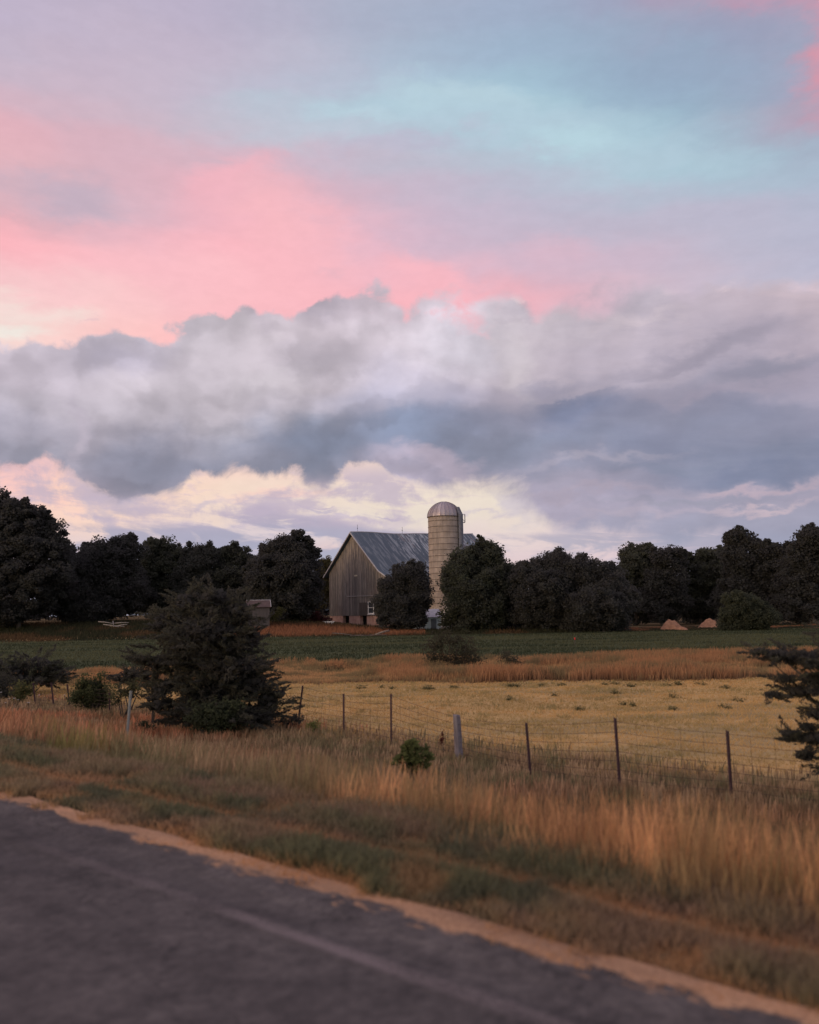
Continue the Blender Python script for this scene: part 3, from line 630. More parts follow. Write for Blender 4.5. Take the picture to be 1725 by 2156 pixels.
def tree(name, base_x, Y, pxblobs, label, cat='tree', seed=1, group=None, trunk=.22, depthf=.9, extra=0, **kw):
    """pxblobs: (x, y, rx, ry) in photo pixels -> ellipsoids of real size at depth Y"""
    f = foot(base_x, Y); root = thing(name, f, label, cat, group); s = Y/FOC; r = random.Random(seed)
    B = []
    for (px, py, rx, ry) in pxblobs:
        p = at(px, py, Y); dyy = r.uniform(-.5, .5)*rx*s*.8
        B.append((p.x-f.x, dyy, p.z-f.z, rx*s, rx*s*depthf, ry*s))
    H = max(b[2]+b[5] for b in B)
    add_trunk(root, H, max(trunk, .012*H), B, seed)
    # broken sprays standing out of the outline
    K = []
    for b in B:
        for _ in range(r.randint(2, 4)):
            th = math.radians(r.uniform(-75, 75)); q = r.uniform(.88, 1.05); kr = r.uniform(.35, .85)
            K.append((b[0]+math.sin(th)*b[3]*q, b[1]+r.uniform(-.4, .4)*b[4], b[2]+math.cos(th)*b[5]*q, kr*r.uniform(.6, 1.1), kr, kr*r.uniform(.7, 1.5)))
    kk = dict(kw); kk.update(clump=.42, fill=0., dens=.5, per=70)
    a1 = crown_arrays(B, seed, **kw); a2 = crown_arrays(K, seed+500, **kk)
    link('crown', quads(*[np.concatenate(p) for p in zip(a1, a2)], 'crown'), M_LEAF, root)
    return root
A1, B1 = (.078, .076, .075), (.088, .089, .076)
A2, B2 = (.078, .080, .070), (.104, .110, .072)
tree('broadleaf_tree', 40, 112, [(45,1118,62,58),(0,1120,60,70),(98,1130,38,42),(60,1190,95,70),(-60,1190,80,80),(20,1255,110,60),(30,1082,40,32),(110,1175,42,50),(-50,1110,50,60)], 'tallest broad-leaved tree at the left edge, sky showing through its crown', seed=11, dens=.62, fill=.12, clump=.95, leaf=.36, colA=A1, colB=B1)
tree('broadleaf_tree', 160, 118, [(160,1215,48,50),(150,1265,55,45),(185,1280,50,35)], 'low dark tree filling the dip right of the tallest left tree', seed=12, colA=A1, colB=B1)
tree('broadleaf_tree', 225, 121, [(225,1185,48,42),(205,1165,24,20),(262,1155,32,24),(240,1240,75,60),(200,1230,40,50)], 'dark tree with two small knobs on top at the left treeline', seed=13, colA=A1, colB=B1, leaf=.32)
tree('broadleaf_tree', 340, 128, [(325,1165,20,30),(350,1160,20,24),(335,1205,52,40),(340,1260,65,45),(385,1180,22,22)], 'thin-topped greenish tree with twin leaders at the left treeline', seed=14, colA=A2, colB=B2, fill=.6)
tree('broadleaf_tree', 430, 126, [(405,1170,24,20),(430,1185,30,25),(415,1225,55,40),(420,1270,60,40)], 'bushy tree rising just behind the top of the near cedar', seed=15, colA=A2, colB=B1, fill=.7)
tree('broadleaf_tree', 490, 127, [(470,1180,18,22),(488,1170,15,18),(510,1182,18,18),(490,1215,50,32),(490,1265,55,45)], 'ragged low tree with gaps, just left of the round-headed tree', seed=16, colA=A1, colB=B2, fill=.5)
tree('broadleaf_tree', 605, 118, [(612,1160,42,36),(585,1175,40,34),(638,1185,30,36),(600,1215,68,50),(560,1215,42,40),(600,1265,75,45),(640,1240,30,45)], 'round-headed dark tree standing left of the barn', seed=17, colA=A1, colB=B1, leaf=.32)
tree('young_tree', 680, 134, [(678,1195,15,18),(684,1215,14,24),(675,1245,22,35)], 'small yellow-green tree at the left corner of the barn', seed=18, colA=(.09,.085,.045), colB=(.20,.17,.08), fill=.25, leaf=.22, clump=.8, trunk=.1)
tree('broadleaf_tree', 850, 108, [(862,1215,34,27),(835,1240,30,28),(880,1240,30,32),(846,1275,50,36),(848,1305,46,20),(818,1268,25,32)], 'small round dark tree standing in front of the barn', seed=19, colA=A1, colB=B1, leaf=.24, clump=.85)
tree('broadleaf_tree', 1000, 106, [(1020,1175,34,32),(985,1195,42,38),(1040,1205,28,38),(960,1222,30,30),(1003,1250,68,50),(1003,1300,66,30),(1055,1265,35,60)], 'large dark tree half hiding the right side of the silo', seed=20, colA=A2, colB=(.085,.095,.06), leaf=.28, clump=.95)
tree('broadleaf_tree', 1085, 118, [(1082,1215,26,18),(1085,1250,30,45),(1085,1290,35,30)], 'low tree filling the gap right of the silo tree', seed=21, colA=A1, colB=B1)
tree('broadleaf_tree', 1150, 104, [(1140,1200,46,28),(1175,1190,34,22),(1150,1245,68,60),(1145,1300,70,32)], 'dense dark dome-shaped tree, the left one of a touching pair', seed=22, colA=A1, colB=B1, leaf=.24, clump=.85)
tree('broadleaf_tree', 1250, 102, [(1240,1210,60,34),(1205,1225,40,40),(1285,1235,36,38),(1255,1275,75,48),(1250,1312,78,22)], 'dense dark dome-shaped tree, the right one of a touching pair', seed=23, colA=A1, colB=B1, leaf=.24, clump=.85)
for i, (bx, Y, bl, lab, a, b) in enumerate([
 (1340, 132, [(1328,1170,18,18),(1350,1165,18,16),(1340,1205,38,40),(1340,1260,48,45)], 'lighter green narrow tree just right of the paired dome trees', A2, B2),
 (1405, 128, [(1400,1172,30,18),(1420,1180,18,22),(1405,1220,42,45),(1400,1265,50,42)], 'flat-topped dark tree behind the sand heaps', A1, B1),
 (1475, 134, [(1450,1185,16,14),(1495,1172,28,16),(1480,1210,48,38),(1475,1265,58,42)], 'greenish tree between the flat-topped tree and the tall twin-topped one', A2, B2),
 (1560, 126, [(1562,1140,26,20),(1545,1152,18,22),(1588,1158,12,16),(1560,1180,34,26),(1560,1225,42,45),(1560,1265,50,40)], 'tall tree with a lone knobby head rising over the right treeline', A1, B1),
 (1635, 124, [(1622,1158,18,14),(1650,1165,24,16),(1640,1200,44,38),(1640,1260,55,50)], 'dark tree right of the knobby-headed tree', A1, B1),
 (1712, 118, [(1712,1142,30,28),(1690,1165,22,20),(1730,1180,50,50),(1720,1250,70,60),(1780,1170,50,60)], 'high-shouldered dark tree at the right edge of the treeline', A1, B1)]):
    tree('broadleaf_tree', bx, Y, bl, lab, seed=30+i, colA=a, colB=b, leaf=.31, fill=.7)
tree('shrub', 1568, 97, [(1560,1285,42,28),(1590,1300,40,24),(1535,1310,25,20),(1570,1315,50,18)], 'rounded grey-green bush in front of the right treeline', 'shrub', seed=41, colA=(.06,.066,.045), colB=(.10,.108,.07), leaf=.2, clump=.7, trunk=.08)
# a low far hedge behind everything so no gap shows bare horizon
r = RS(77); hb = []
for k in range(90):
    xx = -150+k*3.6+r.uniform(-1, 1); yy = 150+r.uniform(-4, 10); hb.append((xx, yy, gz(xx, yy)+2.3, 3.2, 3., r.uniform(2.2, 4.2)))
tag(link('distant_wood', quads(*crown_arrays(hb, 78, leaf=.5, clump=1.7, per=26, dens=.8, colA=A1, colB=B1, fill=.6), 'distant_wood'), M_LEAF), 'distant dark wood behind the barn and field trees', 'wood', kind='stuff')

# near evergreens
CA, CB_ = (.080, .077, .070), (.100, .098, .066)
def cedar(label, base, bl, Y, seed, leaf=.05, clump=.30, per=80, **kw):
    f = Vector((base[0], base[1], gz(*base))); root = thing('cedar', f, label, 'cedar tree', 'red cedars beside the fence'); s = Y/FOC; r = random.Random(seed); B = []
    for (px, py, rx, ry) in bl:
        p = at(px, py, Y); B.append((p.x-f.x, r.uniform(-.35, .35)*rx*s+p.y-f.y, p.z-f.z, rx*s, rx*s*.9, ry*s))
    add_trunk(root, max(b[2]+b[5] for b in B), .09, B, seed)
    link('crown', quads(*crown_arrays(B, seed, leaf=leaf, clump=clump, per=per, dens=.75, colA=CA, colB=CB_, fill=1.2, spray=1.25, **kw), 'crown'), M_LEAF, root)
    return root
q = hit(455, 1540)
cedar('bushy dark red cedar standing in the fence line left of the barn', (q.x, q.y),
 [(455,1262,44,34),(400,1268,42,34),(500,1290,42,36),(350,1310,44,30),(440,1330,90,46),(520,1345,40,42),(400,1385,90,42),(490,1405,85,50),(330,1395,48,20),(440,1455,100,42),(530,1440,50,36),(565,1475,34,26),(350,1445,44,22),(470,1500,105,34),(400,1500,60,26),(545,1508,50,22),(585,1462,20,12),(290,1390,26,10),(345,1482,26,18),(548,1400,26,14)], q.y, 51)
YR = 12.5
pr = at(1860, 1650, YR)
cedar('near cedar leaning into the right edge, its low branches hanging over the field', (pr.x, pr.y),
 [(1810,1345,75,34),(1770,1392,70,24),(1690,1385,62,20),(1640,1380,42,14),(1605,1372,24,7),(1830,1440,80,40),(1725,1432,50,18),(1690,1455,44,12),(1800,1500,66,26),(1735,1505,50,16),(1700,1530,24,8),(1715,1552,50,14),(1668,1545,30,8),(1760,1600,50,22),(1692,1590,26,12),(1655,1428,24,7),(1625,1462,22,5),(1830,1580,60,40),(1840,1660,40,30)], YR, 52, leaf=.028, clump=.22, per=110)
def bush(name, label, x, y, bl, seed, cat='shrub', group=None, leaf=.065, clump=.22, colA=(.055, .062, .036), colB=(.12, .135, .06), per=40, dens=.8, fill=.6, spray=0., Y=None, trunk=.02, dy=0):
    q = hit(x, y) if Y is None else foot(x, Y)
    Y = q.y; root = thing(name, q, label, cat, group); s = Y/FOC; B = []; r = random.Random(seed)
    for (px, py, rx, ry) in bl:
        p = at(px, py, Y); B.append((p.x-q.x, r.uniform(-.4, .4)*rx*s, p.z-q.z, rx*s, rx*s*.9, ry*s))
    V, F = [], []
    for b in B:
        tube(V, F, [(r.uniform(-.04, .04), r.uniform(-.04, .04), -.05), (b[0]*.5, b[1]*.5, b[2]*.45), (b[0], b[1], b[2]+b[5]*.6)], [trunk, trunk*.7, trunk*.25], 6)
    pymesh('stem', V, F, M_BARK, root, smooth=True)
    link('foliage', quads(*crown_arrays(B, seed, leaf=leaf, clump=clump, per=per, dens=dens, colA=colA, colB=colB, fill=fill, spray=spray), 'foliage'), M_LEAF, root)
    return root
bush('shrub', 'low green shrub growing against the foot of the bushy cedar', 455, 1548, [(430,1500,30,28),(470,1498,36,30),(455,1525,50,20)], 61, Y=20.5, colA=(.06,.068,.042), colB=(.10,.115,.06))
bush('shrub', 'upright dark green shrub beside the three thin fence posts', 192, 1500, [(175,1445,20,24),(205,1448,22,26),(190,1475,36,26),(222,1465,14,22),(162,1470,14,16)], 62)
bush('juniper', 'long low dark juniper at the left edge under the green field', 70, 1440, [(75,1400,45,26),(30,1412,45,20),(110,1415,35,18),(60,1428,80,14),(-10,1410,40,26)], 63, cat='juniper', Y=33, leaf=.07, clump=.35, colA=CA, colB=(.075,.08,.05), spray=1.)
bush('shrub', 'dark scrubby bush cut by the left edge behind the fence', 5, 1470, [(0,1440,24,22),(10,1462,30,14),(-20,1450,30,30)], 64, Y=31, colA=CA, colB=CB_)
bush('shrub', 'small yellowish green bush between dark scrub and first thin post', 45, 1475, [(48,1447,16,14),(42,1464,14,12),(62,1455,10,10)], 65, Y=29.5, colA=(.08,.085,.04), colB=(.16,.16,.065), fill=.2)
bush('young_juniper', 'tiny dark juniper in the gap left of the bushy cedar', 322, 1500, [(330,1455,16,8),(325,1475,20,9),(330,1490,26,9),(322,1465,8,16)], 66, cat='juniper', Y=22, colA=CA, colB=CB_, spray=1., leaf=.05)
bush('shrub', 'loose leafy bush behind the pale leaning post', 262, 1490, [(255,1450,22,20),(282,1460,18,20),(245,1470,14,16),(290,1440,16,12)], 67, Y=24.5, fill=.1, dens=.5, colA=(.06,.06,.04), colB=(.13,.13,.06))
bush('juniper', 'dark spreading juniper arm above the pale leaning post', 275, 1480, [(275,1418,36,9),(255,1432,30,8),(300,1425,30,10)], 68, cat='juniper', Y=26, colA=CA, colB=CB_, spray=1., leaf=.05)
bush('shrub', 'dark low shrub beside the leaning post right of the bushy cedar', 622, 1535, [(620,1515,13,8),(610,1525,16,8)], 69, Y=22, colA=CA, colB=CB_, fill=.3)
bush('sapling', 'bright green leafy sapling in tall grass left of the wooden post', 868, 1640, [(880,1570,22,10),(862,1585,22,12),(890,1592,20,10),(850,1598,22,7),(868,1615,32,9),(860,1572,12,10)], 70, cat='sapling', Y=14.6, leaf=.075, clump=.11, fill=.0, dens=.26, colA=(.09,.10,.04), colB=(.20,.22,.08))
bush('thin_shrub', 'tall thin-stemmed bush in the orange grass band below the silo', 950, 1420, [(908,1378,14,30),(926,1370,14,34),(945,1366,15,36),(965,1364,15,36),(986,1372,16,34),(1002,1384,11,24),(920,1398,20,15),(950,1400,24,15),(982,1400,20,15)], 71, Y=41, leaf=.085, clump=.40, fill=0, dens=1.0, per=50, colA=(.055,.050,.038), colB=(.09,.082,.052), trunk=.03)
bush('thin_shrub', 'smaller twiggy bush to the right of the tall thin-stemmed one', 1075, 1415, [(1072,1385,14,14),(1085,1390,12,12),(1075,1400,14,9)], 72, Y=42, leaf=.085, clump=.35, fill=0, dens=1.0, per=46, colA=(.07,.062,.045), colB=(.12,.11,.07), trunk=.02)
bush('low_bush', 'flat brownish bush lying in the orange grass band below the barn', 705, 1420, [(690,1413,18,6),(720,1413,22,6)], 73, Y=42, leaf=.07, clump=.4, colA=(.08,.066,.04), colB=(.13,.11,.06))
bush('red_shrub', 'dark reddish brush beside the left barn corner', 640, 1310, [(650,1296,26,12),(620,1302,22,9),(675,1303,18,8),(600,1304,18,7)], 74, Y=121, leaf=.2, clump=.7, colA=(.075,.032,.035), colB=(.12,.045,.042))
bush('arching_shrub', 'yellow-green arching shrub left of the reddish brush', 568, 1312, [(572,1300,10,8),(583,1291,10,5),(593,1284,9,4)], 75, Y=112, leaf=.16, clump=.5, colA=(.10,.10,.04), colB=(.19,.18,.07), fill=.2)
bush('dock_plant', 'rusty red dock plant just left of the wooden fence post', 930, 1575, [(932,1546,3,11),(930,1560,5,10)], 76, cat='plant', Y=17.2, leaf=.02, clump=.07, per=24, colA=(.14,.05,.04), colB=(.24,.08,.06), trunk=.006)
bush('weed', 'lone upright green weed standing in the mown field', 1382, 1534, [(1381,1514,7,6),(1382,1526,8,8)], 77, cat='weed', Y=24, leaf=.035, clump=.12, colA=(.08,.09,.04), colB=(.15,.16,.06))
bush('weed', 'pale green milkweed right of the bushy cedar', 660, 1542, [(655,1530,7,5),(664,1528,6,5),(660,1537,8,4)], 78, cat='weed', Y=21, leaf=.04, clump=.12, colA=(.14,.15,.05), colB=(.30,.32,.12), fill=0)
bush('weed', 'tall dark weed alone in the orange grass at lower right', 1250, 1850, [(1250,1828,6,14),(1248,1845,8,12)], 79, cat='weed', Y=6.6, leaf=.014, clump=.05, colA=(.06,.065,.035), colB=(.10,.11,.05), trunk=.004)
bush('weed', 'dark leafy weed in red grass left of the pale leaning post', 95, 1555, [(100,1543,12,6),(92,1550,12,5)], 80, cat='weed', Y=19, leaf=.04, clump=.14, colA=CA, colB=CB_)
bush('weed', 'dark leafy weed in red grass right of the pale leaning post', 308, 1536, [(306,1524,8,7),(312,1530,11,6)], 81, cat='weed', Y=20, leaf=.04, clump=.14, colA=(.07,.075,.04), colB=CB_)
r = random.Random(5)
for k, (px, py, sz) in enumerate([(757,1448,7),(803,1446,6),(825,1447,8),(903,1450,12),(953,1446,9),(1078,1444,9),(1140,1442,8),(1186,1441,9),(1275,1440,7),(1300,1439,8),(1325,1444,9),(1400,1440,8),(1430,1440,7),(1470,1438,7),(1165,1463,6),(1075,1470,7),(1335,1485,10),(1218,1493,8),(1420,1493,8),(1518,1487,8),(1560,1475,6),(1295,1458,5),(1418,1467,6),(1530,1447,6)]):
    q = hit(px, py+3); s = q.y/FOC
    root = thing('field_weed', q, 'small dark green weed tuft dotted over the far part of the mown field', 'weed', 'small weeds dotted over the mown field')
    sz *= r.uniform(.6, 1.25); B = [(0, 0, sz*s*.3, sz*s*r.uniform(.7, 1.2), sz*s*.9, sz*s*r.uniform(.25, .5)), (sz*s*r.uniform(-1.2, 1.2), r.uniform(-.4, .4), sz*s*.2, sz*s*r.uniform(.4, .9), sz*s*.6, sz*s*.25)]
    link('foliage', quads(*crown_arrays(B, 200+k, leaf=.05, clump=.14, per=16, dens=.8, colA=(.13,.12,.06), colB=(.24,.21,.10), fill=.2), 'foliage'), M_LEAF, root)

# ------------------------------------------------------------------ barn
BD = 125.
ridge0 = at(743.6, 1121.5, BD)
PHI = math.radians(34)
bz0 = gz(ridge0.x, ridge0.y)-.25
barn = thing('barn', (ridge0.x, ridge0.y, bz0), 'large weathered grey wooden barn with a steel gable roof, beside the silo', 'barn', rz=PHI)
RH = ridge0.z-bz0
LEN = 0
# solve ridge length so that the far end falls where the photo shows it
for Lk in np.arange(10, 30, .05):
    p = Vector((ridge0.x+Lk*math.cos(PHI), ridge0.y+Lk*math.sin(PHI), 0)); tp = RMi @ (Vector((p.x, p.y, ridge0.z+.3))-Vector((0, 0, CAM_Z)))
    if 862.5+FOC*tp.x/-tp.z > 990: LEN = Lk; break
def barn_local(x, y, yy=0.):
    """photo pixel -> barn local point on the gable plane (local x = yy)"""
    r_ = ray(x, y); n_ = Vector((math.cos(PHI), math.sin(PHI), 0)); o_ = Vector((ridge0.x, ridge0.y, 0))+n_*yy
    s_ = (o_-Vector((0, 0, CAM_Z))).dot(n_)/r_.dot(n_); p = Vector((0, 0, CAM_Z))+r_*s_
    return Matrix.Rotation(-PHI, 3, 'Z') @ (p-Vector((ridge0.x, ridge0.y, bz0)))
lE = barn_local(687.3, 1216.2); wL = barn_local(693.6, 1250); kR = barn_local(803, 1201.6); eR = barn_local(832, 1215)
print('BARN RH %.2f LEN %.2f' % (RH, LEN), lE, wL, kR, eR)
YL = wL.y                                  # left wall
# main slope on the left reaches the eave; right side breaks into a shallower lean-to
YK, ZK = kR.y, kR.z
sl_l = (RH-lE.z)/lE.y
def roofz_l(y): return RH-sl_l*y
YE = YK-3.6; ZE = ZK-1.55
rise = .3
def boards(n, p):
    co = obj_co(n); s = n.n('ShaderNodeSeparateXYZ'); n.l.new(co, s.inputs[0])
    ax = n.m('ADD', s.outputs[1], s.outputs[0]); pl = n.m('MULTIPLY', ax, 4.2)
    fr = n.m('FRACT', pl); fl_ = n.m('FLOOR', pl)
    wn = n.n('ShaderNodeTexWhiteNoise', noise_dimensions='1D'); n.l.new(fl_, wn.inputs['W'])
    gr = n.noise(n.vm('MULTIPLY', co, (3, 3, .35)), 2.4, 6, .65); big = n.noise(co, .35, 4, .6)
    c = n.ramp(gr, [(.26, (.070, .062, .058)), (.5, (.140, .127, .118)), (.76, (.25, .228, .205))])
    c = n.mix(1., c, n.ramp(wn.outputs[0], [(0, (.66, .66, .66)), (.8, (1.15, 1.12, 1.08)), (1, (1.5, 1.42, 1.3))]), 'MULTIPLY')
    c = n.mix(n.ss(big, .52, .66, 0, .5), c, (.12, .095, .085, 1))
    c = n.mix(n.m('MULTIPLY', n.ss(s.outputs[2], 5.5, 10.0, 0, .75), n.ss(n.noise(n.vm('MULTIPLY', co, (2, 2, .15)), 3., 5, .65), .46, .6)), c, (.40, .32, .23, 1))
    gap = n.m('MULTIPLY', n.ss(n.m('ABSOLUTE', n.m('SUBTRACT', fr, .5)), .44, .48), .75)
    c = n.mix(gap, c, (.03, .025, .022, 1))
    n.put(p.inputs['Base Color'], c); bump(n, p, n.m('SUBTRACT', gr, gap), .5, .03)
M_BOARD = mat('weathered_boards', boards)
def tin(n, p):
    co = obj_co(n); s = n.n('ShaderNodeSeparateXYZ'); n.l.new(co, s.inputs[0])
    run = n.vm('MULTIPLY', co, (1.6, .22, .22)); a = n.noise(run, 1.6, 6, .65, .6); b = n.noise(n.vm('MULTIPLY', co, (1, .35, .35)), .8, 5, .6)
    c = n.ramp(a, [(.3, (.060, .085, .105)), (.5, (.078, .104, .125)), (.66, (.19, .21, .225))])
    f = n.m('MULTIPLY', n.ss(a, .48, .58), n.ss(s.outputs[0], 2., 9., .30, 1.))
    c = n.mix(n.m('MULTIPLY', f, .95), (.068, .092, .112, 1), (.31, .34, .35, 1))
    rust = n.m('MULTIPLY', n.ss(b, .56, .66), n.ss(s.outputs[0], 3., 11., .1, 1.))
    c = n.mix(n.m('MULTIPLY', rust, .6), c, (.16, .11, .10, 1))
    c = n.mix(n.m('MULTIPLY', n.m('MULTIPLY', n.ss(s.outputs[1], YK-.1, YK-.5), n.ss(s.outputs[0], 6.5, 8.)), .85), c, (.20, .065, .055, 1))
    fr = n.m('ABSOLUTE', n.m('SUBTRACT', n.m('FRACT', n.m('MULTIPLY', s.outputs[0], 1.6)), .5)); seam = n.ss(fr, .44, .5)
    c = n.mix(n.m('MULTIPLY', seam, .25), c, (.06, .06, .07, 1))
    n.put(p.inputs['Base Color'], c); p.inputs['Roughness'].default_value = .6; p.inputs['Specular IOR Level'].default_value = .25
    bump(n, p, seam, .6, .04)
M_TIN = mat('old_roof_steel', tin)
M_STONE = flat_mat('foundation_stone', (.26, .15, .12), (.42, .27, .22), 1.8)
M_DARK = flat_mat('rod_and_opening_shade', (.012, .011, .012), (.02, .018, .018), 3)  # near-black, for lightning rods and for painted shade behind the foundation gaps
M_TRIM = flat_mat('pale_trim', (.30, .29, .30), (.42, .40, .41), 5)
M_WHITE = flat_mat('old_white_paint', (.62, .60, .58), (.74, .72, .68), 6)
FND = 1.35
# walls: gable ends follow the roofline, with long walls between
V, F = [], []
for (xx, up) in ((0., 0.), (LEN, rise)):
    prof = [(YL, FND), (YL, roofz_l(YL)-.12+up), (0, RH-.14+up), (YK, ZK-.12+up), (YE+.25, ZE-.02+up), (YE+.25, FND)]
    k = len(V); V += [Vector((xx, a, b)) for a, b in prof]; F.append(tuple(range(k, k+6)) if xx == 0 else tuple(range(k, k+6))[::-1])
F += [(0, 6, 7, 1), (4, 10, 11, 5)]
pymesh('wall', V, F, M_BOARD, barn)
V, F = [], []
def slab(a, b, c, d, th=.10):
    k = len(V); n_ = (Vector(b)-Vector(a)).cross(Vector(d)-Vector(a)).normalized()
    if n_.z < 0: n_ = -n_
    for q_ in (a, b, c, d): V.append(Vector(q_))
    for q_ in (a, b, c, d): V.append(Vector(q_)+n_*th)
    F.extend([(k, k+1, k+2, k+3), (k+7, k+6, k+5, k+4), (k, k+4, k+5, k+1), (k+1, k+5, k+6, k+2), (k+2, k+6, k+7, k+3), (k+3, k+7, k+4, k)])
oh = .45
seg = 8
def rz_(x): return RH+rise*x/LEN+.10*math.sin(x*.7)*.6-.12*math.sin(math.pi*x/LEN)
for k in range(seg):
    x0 = -oh+(LEN+2*oh)*k/seg; x1 = -oh+(LEN+2*oh)*(k+1)/seg; a0, a1 = rz_(x0)-RH, rz_(x1)-RH
    slab((x0, 0, RH+a0), (x1, 0, RH+a1), (x1, YK, ZK+a1), (x0, YK, ZK+a0))
    slab((x0, 0, RH+a0), (x1, 0, RH+a1), (x1, lE.y, lE.z+a1), (x0, lE.y, lE.z+a0))
    slab((x0, YK, ZK+a0), (x1, YK, ZK+a1), (x1, YE, ZE+a1), (x0, YE, ZE+a0), .09)
roof = pymesh('roof', V, F, M_TIN, barn)
# rake boards along the front gable and ridge cap
V, F = [], []
for (a, b) in (((-oh-.03, .02, RH-.03), (-oh-.03, lE.y+.02, lE.z-.03)), ((-oh-.03, -.02, RH-.03), (-oh-.03, YK, ZK-.03)), ((-oh-.03, YK, ZK-.03), (-oh-.03, YE, ZE-.03))):
    tube(V, F, [a, b], .085, 4)
pymesh('rake_board', V, F, M_TRIM, roof)
V, F = [], []
tube(V, F, [(-oh+(LEN+2*oh)*k/12, 0, rz_(-oh+(LEN+2*oh)*k/12)+.10) for k in range(13)], .09, 6)
pymesh('ridge_cap', V, F, M_TRIM, roof)
for xx in (.7, LEN*.40, LEN*.63, LEN*.93):
    V, F = [], []; z = rz_(xx)+.1
    tube(V, F, [(xx, 0, z), (xx, 0, z+1.0)], .022, 6); tube(V, F, [(xx, 0, z+.42), (xx, 0, z+.48), (xx, 0, z+.54)], [.03, .075, .03], 8)
    pymesh('lightning_rod', V, F, M_DARK, roof)
# foundation with openings
V, F = [], []
for (x0, x1, y0, y1) in ((.06, .5, YL-.05, YL-1.9),):
    pass
def fy(px): return barn_local(px, 1304).y
y1, y2, y3, y4 = fy(722), fy(735), fy(758), fy(772)
for (a, b) in ((YL-.02, y1), (y2, y3), (y4, YE+.3)): box(V, F, (.04, min(a, b), -.6), (.5, max(a, b), FND+.02))
box(V, F, (.5, YL-.5, -.6), (LEN-.02, YL-.04, FND+.02)); box(V, F, (.5, YE+.3, -.6), (LEN-.02, YE+.8, FND+.02))
pymesh('foundation', V, F, M_STONE, barn)
V, F = [], []
box(V, F, (.8, YE+.9, -.5), (.9, YL-.6, FND+.3)); pymesh('opening_shade_panel', V, F, M_DARK, barn)  # near-black panel behind the gaps, standing in for the shade inside
# doorway, window, rail, vent
a = barn_local(757, 1269); b = barn_local(792, 1302)
V, F = [], []; box(V, F, (-.05, b.y, FND), (-.012, a.y, a.z)); door = pymesh('door', V, F, flat_mat('door_boards', (.05, .042, .038), (.08, .068, .058), 2, stretch=(1, 3, .3)), barn)
a = barn_local(776.5, 1266.5); b = barn_local(789, 1292.5); W0, W1, Z0, Z1 = b.y, a.y, b.z, a.z
V, F = [], []; fw = .11; mz = (Z0+Z1)/2
for (p0, p1) in (((W0, Z0), (W0+fw, Z1)), ((W1-fw, Z0), (W1, Z1)), ((W0+fw, Z0), (W1-fw, Z0+fw)), ((W0+fw, Z1-fw), (W1-fw, Z1)), ((W0+fw, mz-.03), (W1-fw, mz+.03))):
    box(V, F, (-.13, p0[0], p0[1]), (-.055, p1[0], p1[1]))
win = pymesh('window', V, F, M_WHITE, barn)
V, F = [], []; box(V, F, (-.095, W0+fw, Z0+fw), (-.085, W1-fw, Z1-fw))
pymesh('pane', V, F, flat_mat('window_glass', (.03, .035, .04), (.05, .055, .06), 1, rough=.15, spec=.6, bmp=0), win)
V, F = [], []; box(V, F, (-.18, W0-.12, Z0-.14), (-.05, W1+.12, Z0-.02)); pymesh('sill', V, F, M_TRIM, win)
rr = [barn_local(*q_) for q_ in ((729, 1228), (729, 1252), (732, 1256), (786, 1254.5), (791, 1258))]
V, F = [], []; tube(V, F, [(-.06, q_.y, q_.z) for q_ in rr], .035, 6); pymesh('conduit', V, F, flat_mat('dull_zinc', (.26, .25, .24), (.34, .32, .3), 5), barn)
a = barn_local(750, 1212); V, F = [], []
box(V, F, (-.06, a.y-.35, a.z-.10), (-.01, a.y+.35, a.z+.10)); pymesh('vent_board', V, F, flat_mat('pale_board', (.30, .27, .20), (.4, .36, .27), 5), barn)

# ------------------------------------------------------------------ silo
SD = 119.; sb = foot(940, SD); sR = 34.3/FOC*SD
stop = at(940, 1089, SD).z-sb.z; dtop = at(939.5, 1056, SD).z-sb.z
silo = thing('silo', sb, 'tall concrete stave silo with a ribbed steel dome, standing against the barn', 'silo')
def stave(n, p):
    co = obj_co(n); s = n.n('ShaderNodeSeparateXYZ'); n.l.new(co, s.inputs[0])
    ang = n.m('MULTIPLY', n.m('ARCTAN2', s.outputs[1], s.outputs[0]), 30/(2*math.pi)); row = n.m('FLOOR', n.m('DIVIDE', s.outputs[2], .74))
    cc = n.n('ShaderNodeCombineXYZ'); n.l.new(n.m('FLOOR', ang), cc.inputs[0]); n.l.new(row, cc.inputs[1])
    wn = n.n('ShaderNodeTexWhiteNoise', noise_dimensions='2D'); n.l.new(cc.outputs[0], wn.inputs['Vector'])
    a = n.noise(co, 1.3, 5, .6); st_ = n.noise(n.vm('MULTIPLY', co, (2, 2, .15)), 1.5, 5, .6)
    c = n.ramp(a, [(.3, (.25, .205, .17)), (.7, (.35, .29, .245))])
    c = n.mix(1., c, n.ramp(wn.outputs[0], [(0, (.86, .86, .86)), (1, (1.12, 1.12, 1.12))]), 'MULTIPLY')
    c = n.mix(n.ss(st_, .50, .68, 0, .5), c, (.17, .145, .13, 1))
    c = n.mix(n.m('MULTIPLY', n.ss(s.outputs[2], 3.2, 2.2), n.ss(n.noise(co, 3.2, 4, .6), .42, .5)), c, (.62, .57, .50, 1))
    jt = n.ss(n.m('ABSOLUTE', n.m('SUBTRACT', n.m('FRACT', ang), .5)), .45, .49)
    c = n.mix(n.m('MULTIPLY', jt, .35), c, (.14, .12, .10, 1))
    n.put(p.inputs['Base Color'], c); bump(n, p, n.m('SUBTRACT', a, jt), .3, .02)
V, F = [], []; tube(V, F, [(0, 0, -.4), (0, 0, stop*.5), (0, 0, stop)], sR, 64); pymesh('wall', V, F, mat('concrete_staves', stave), silo, smooth=False)
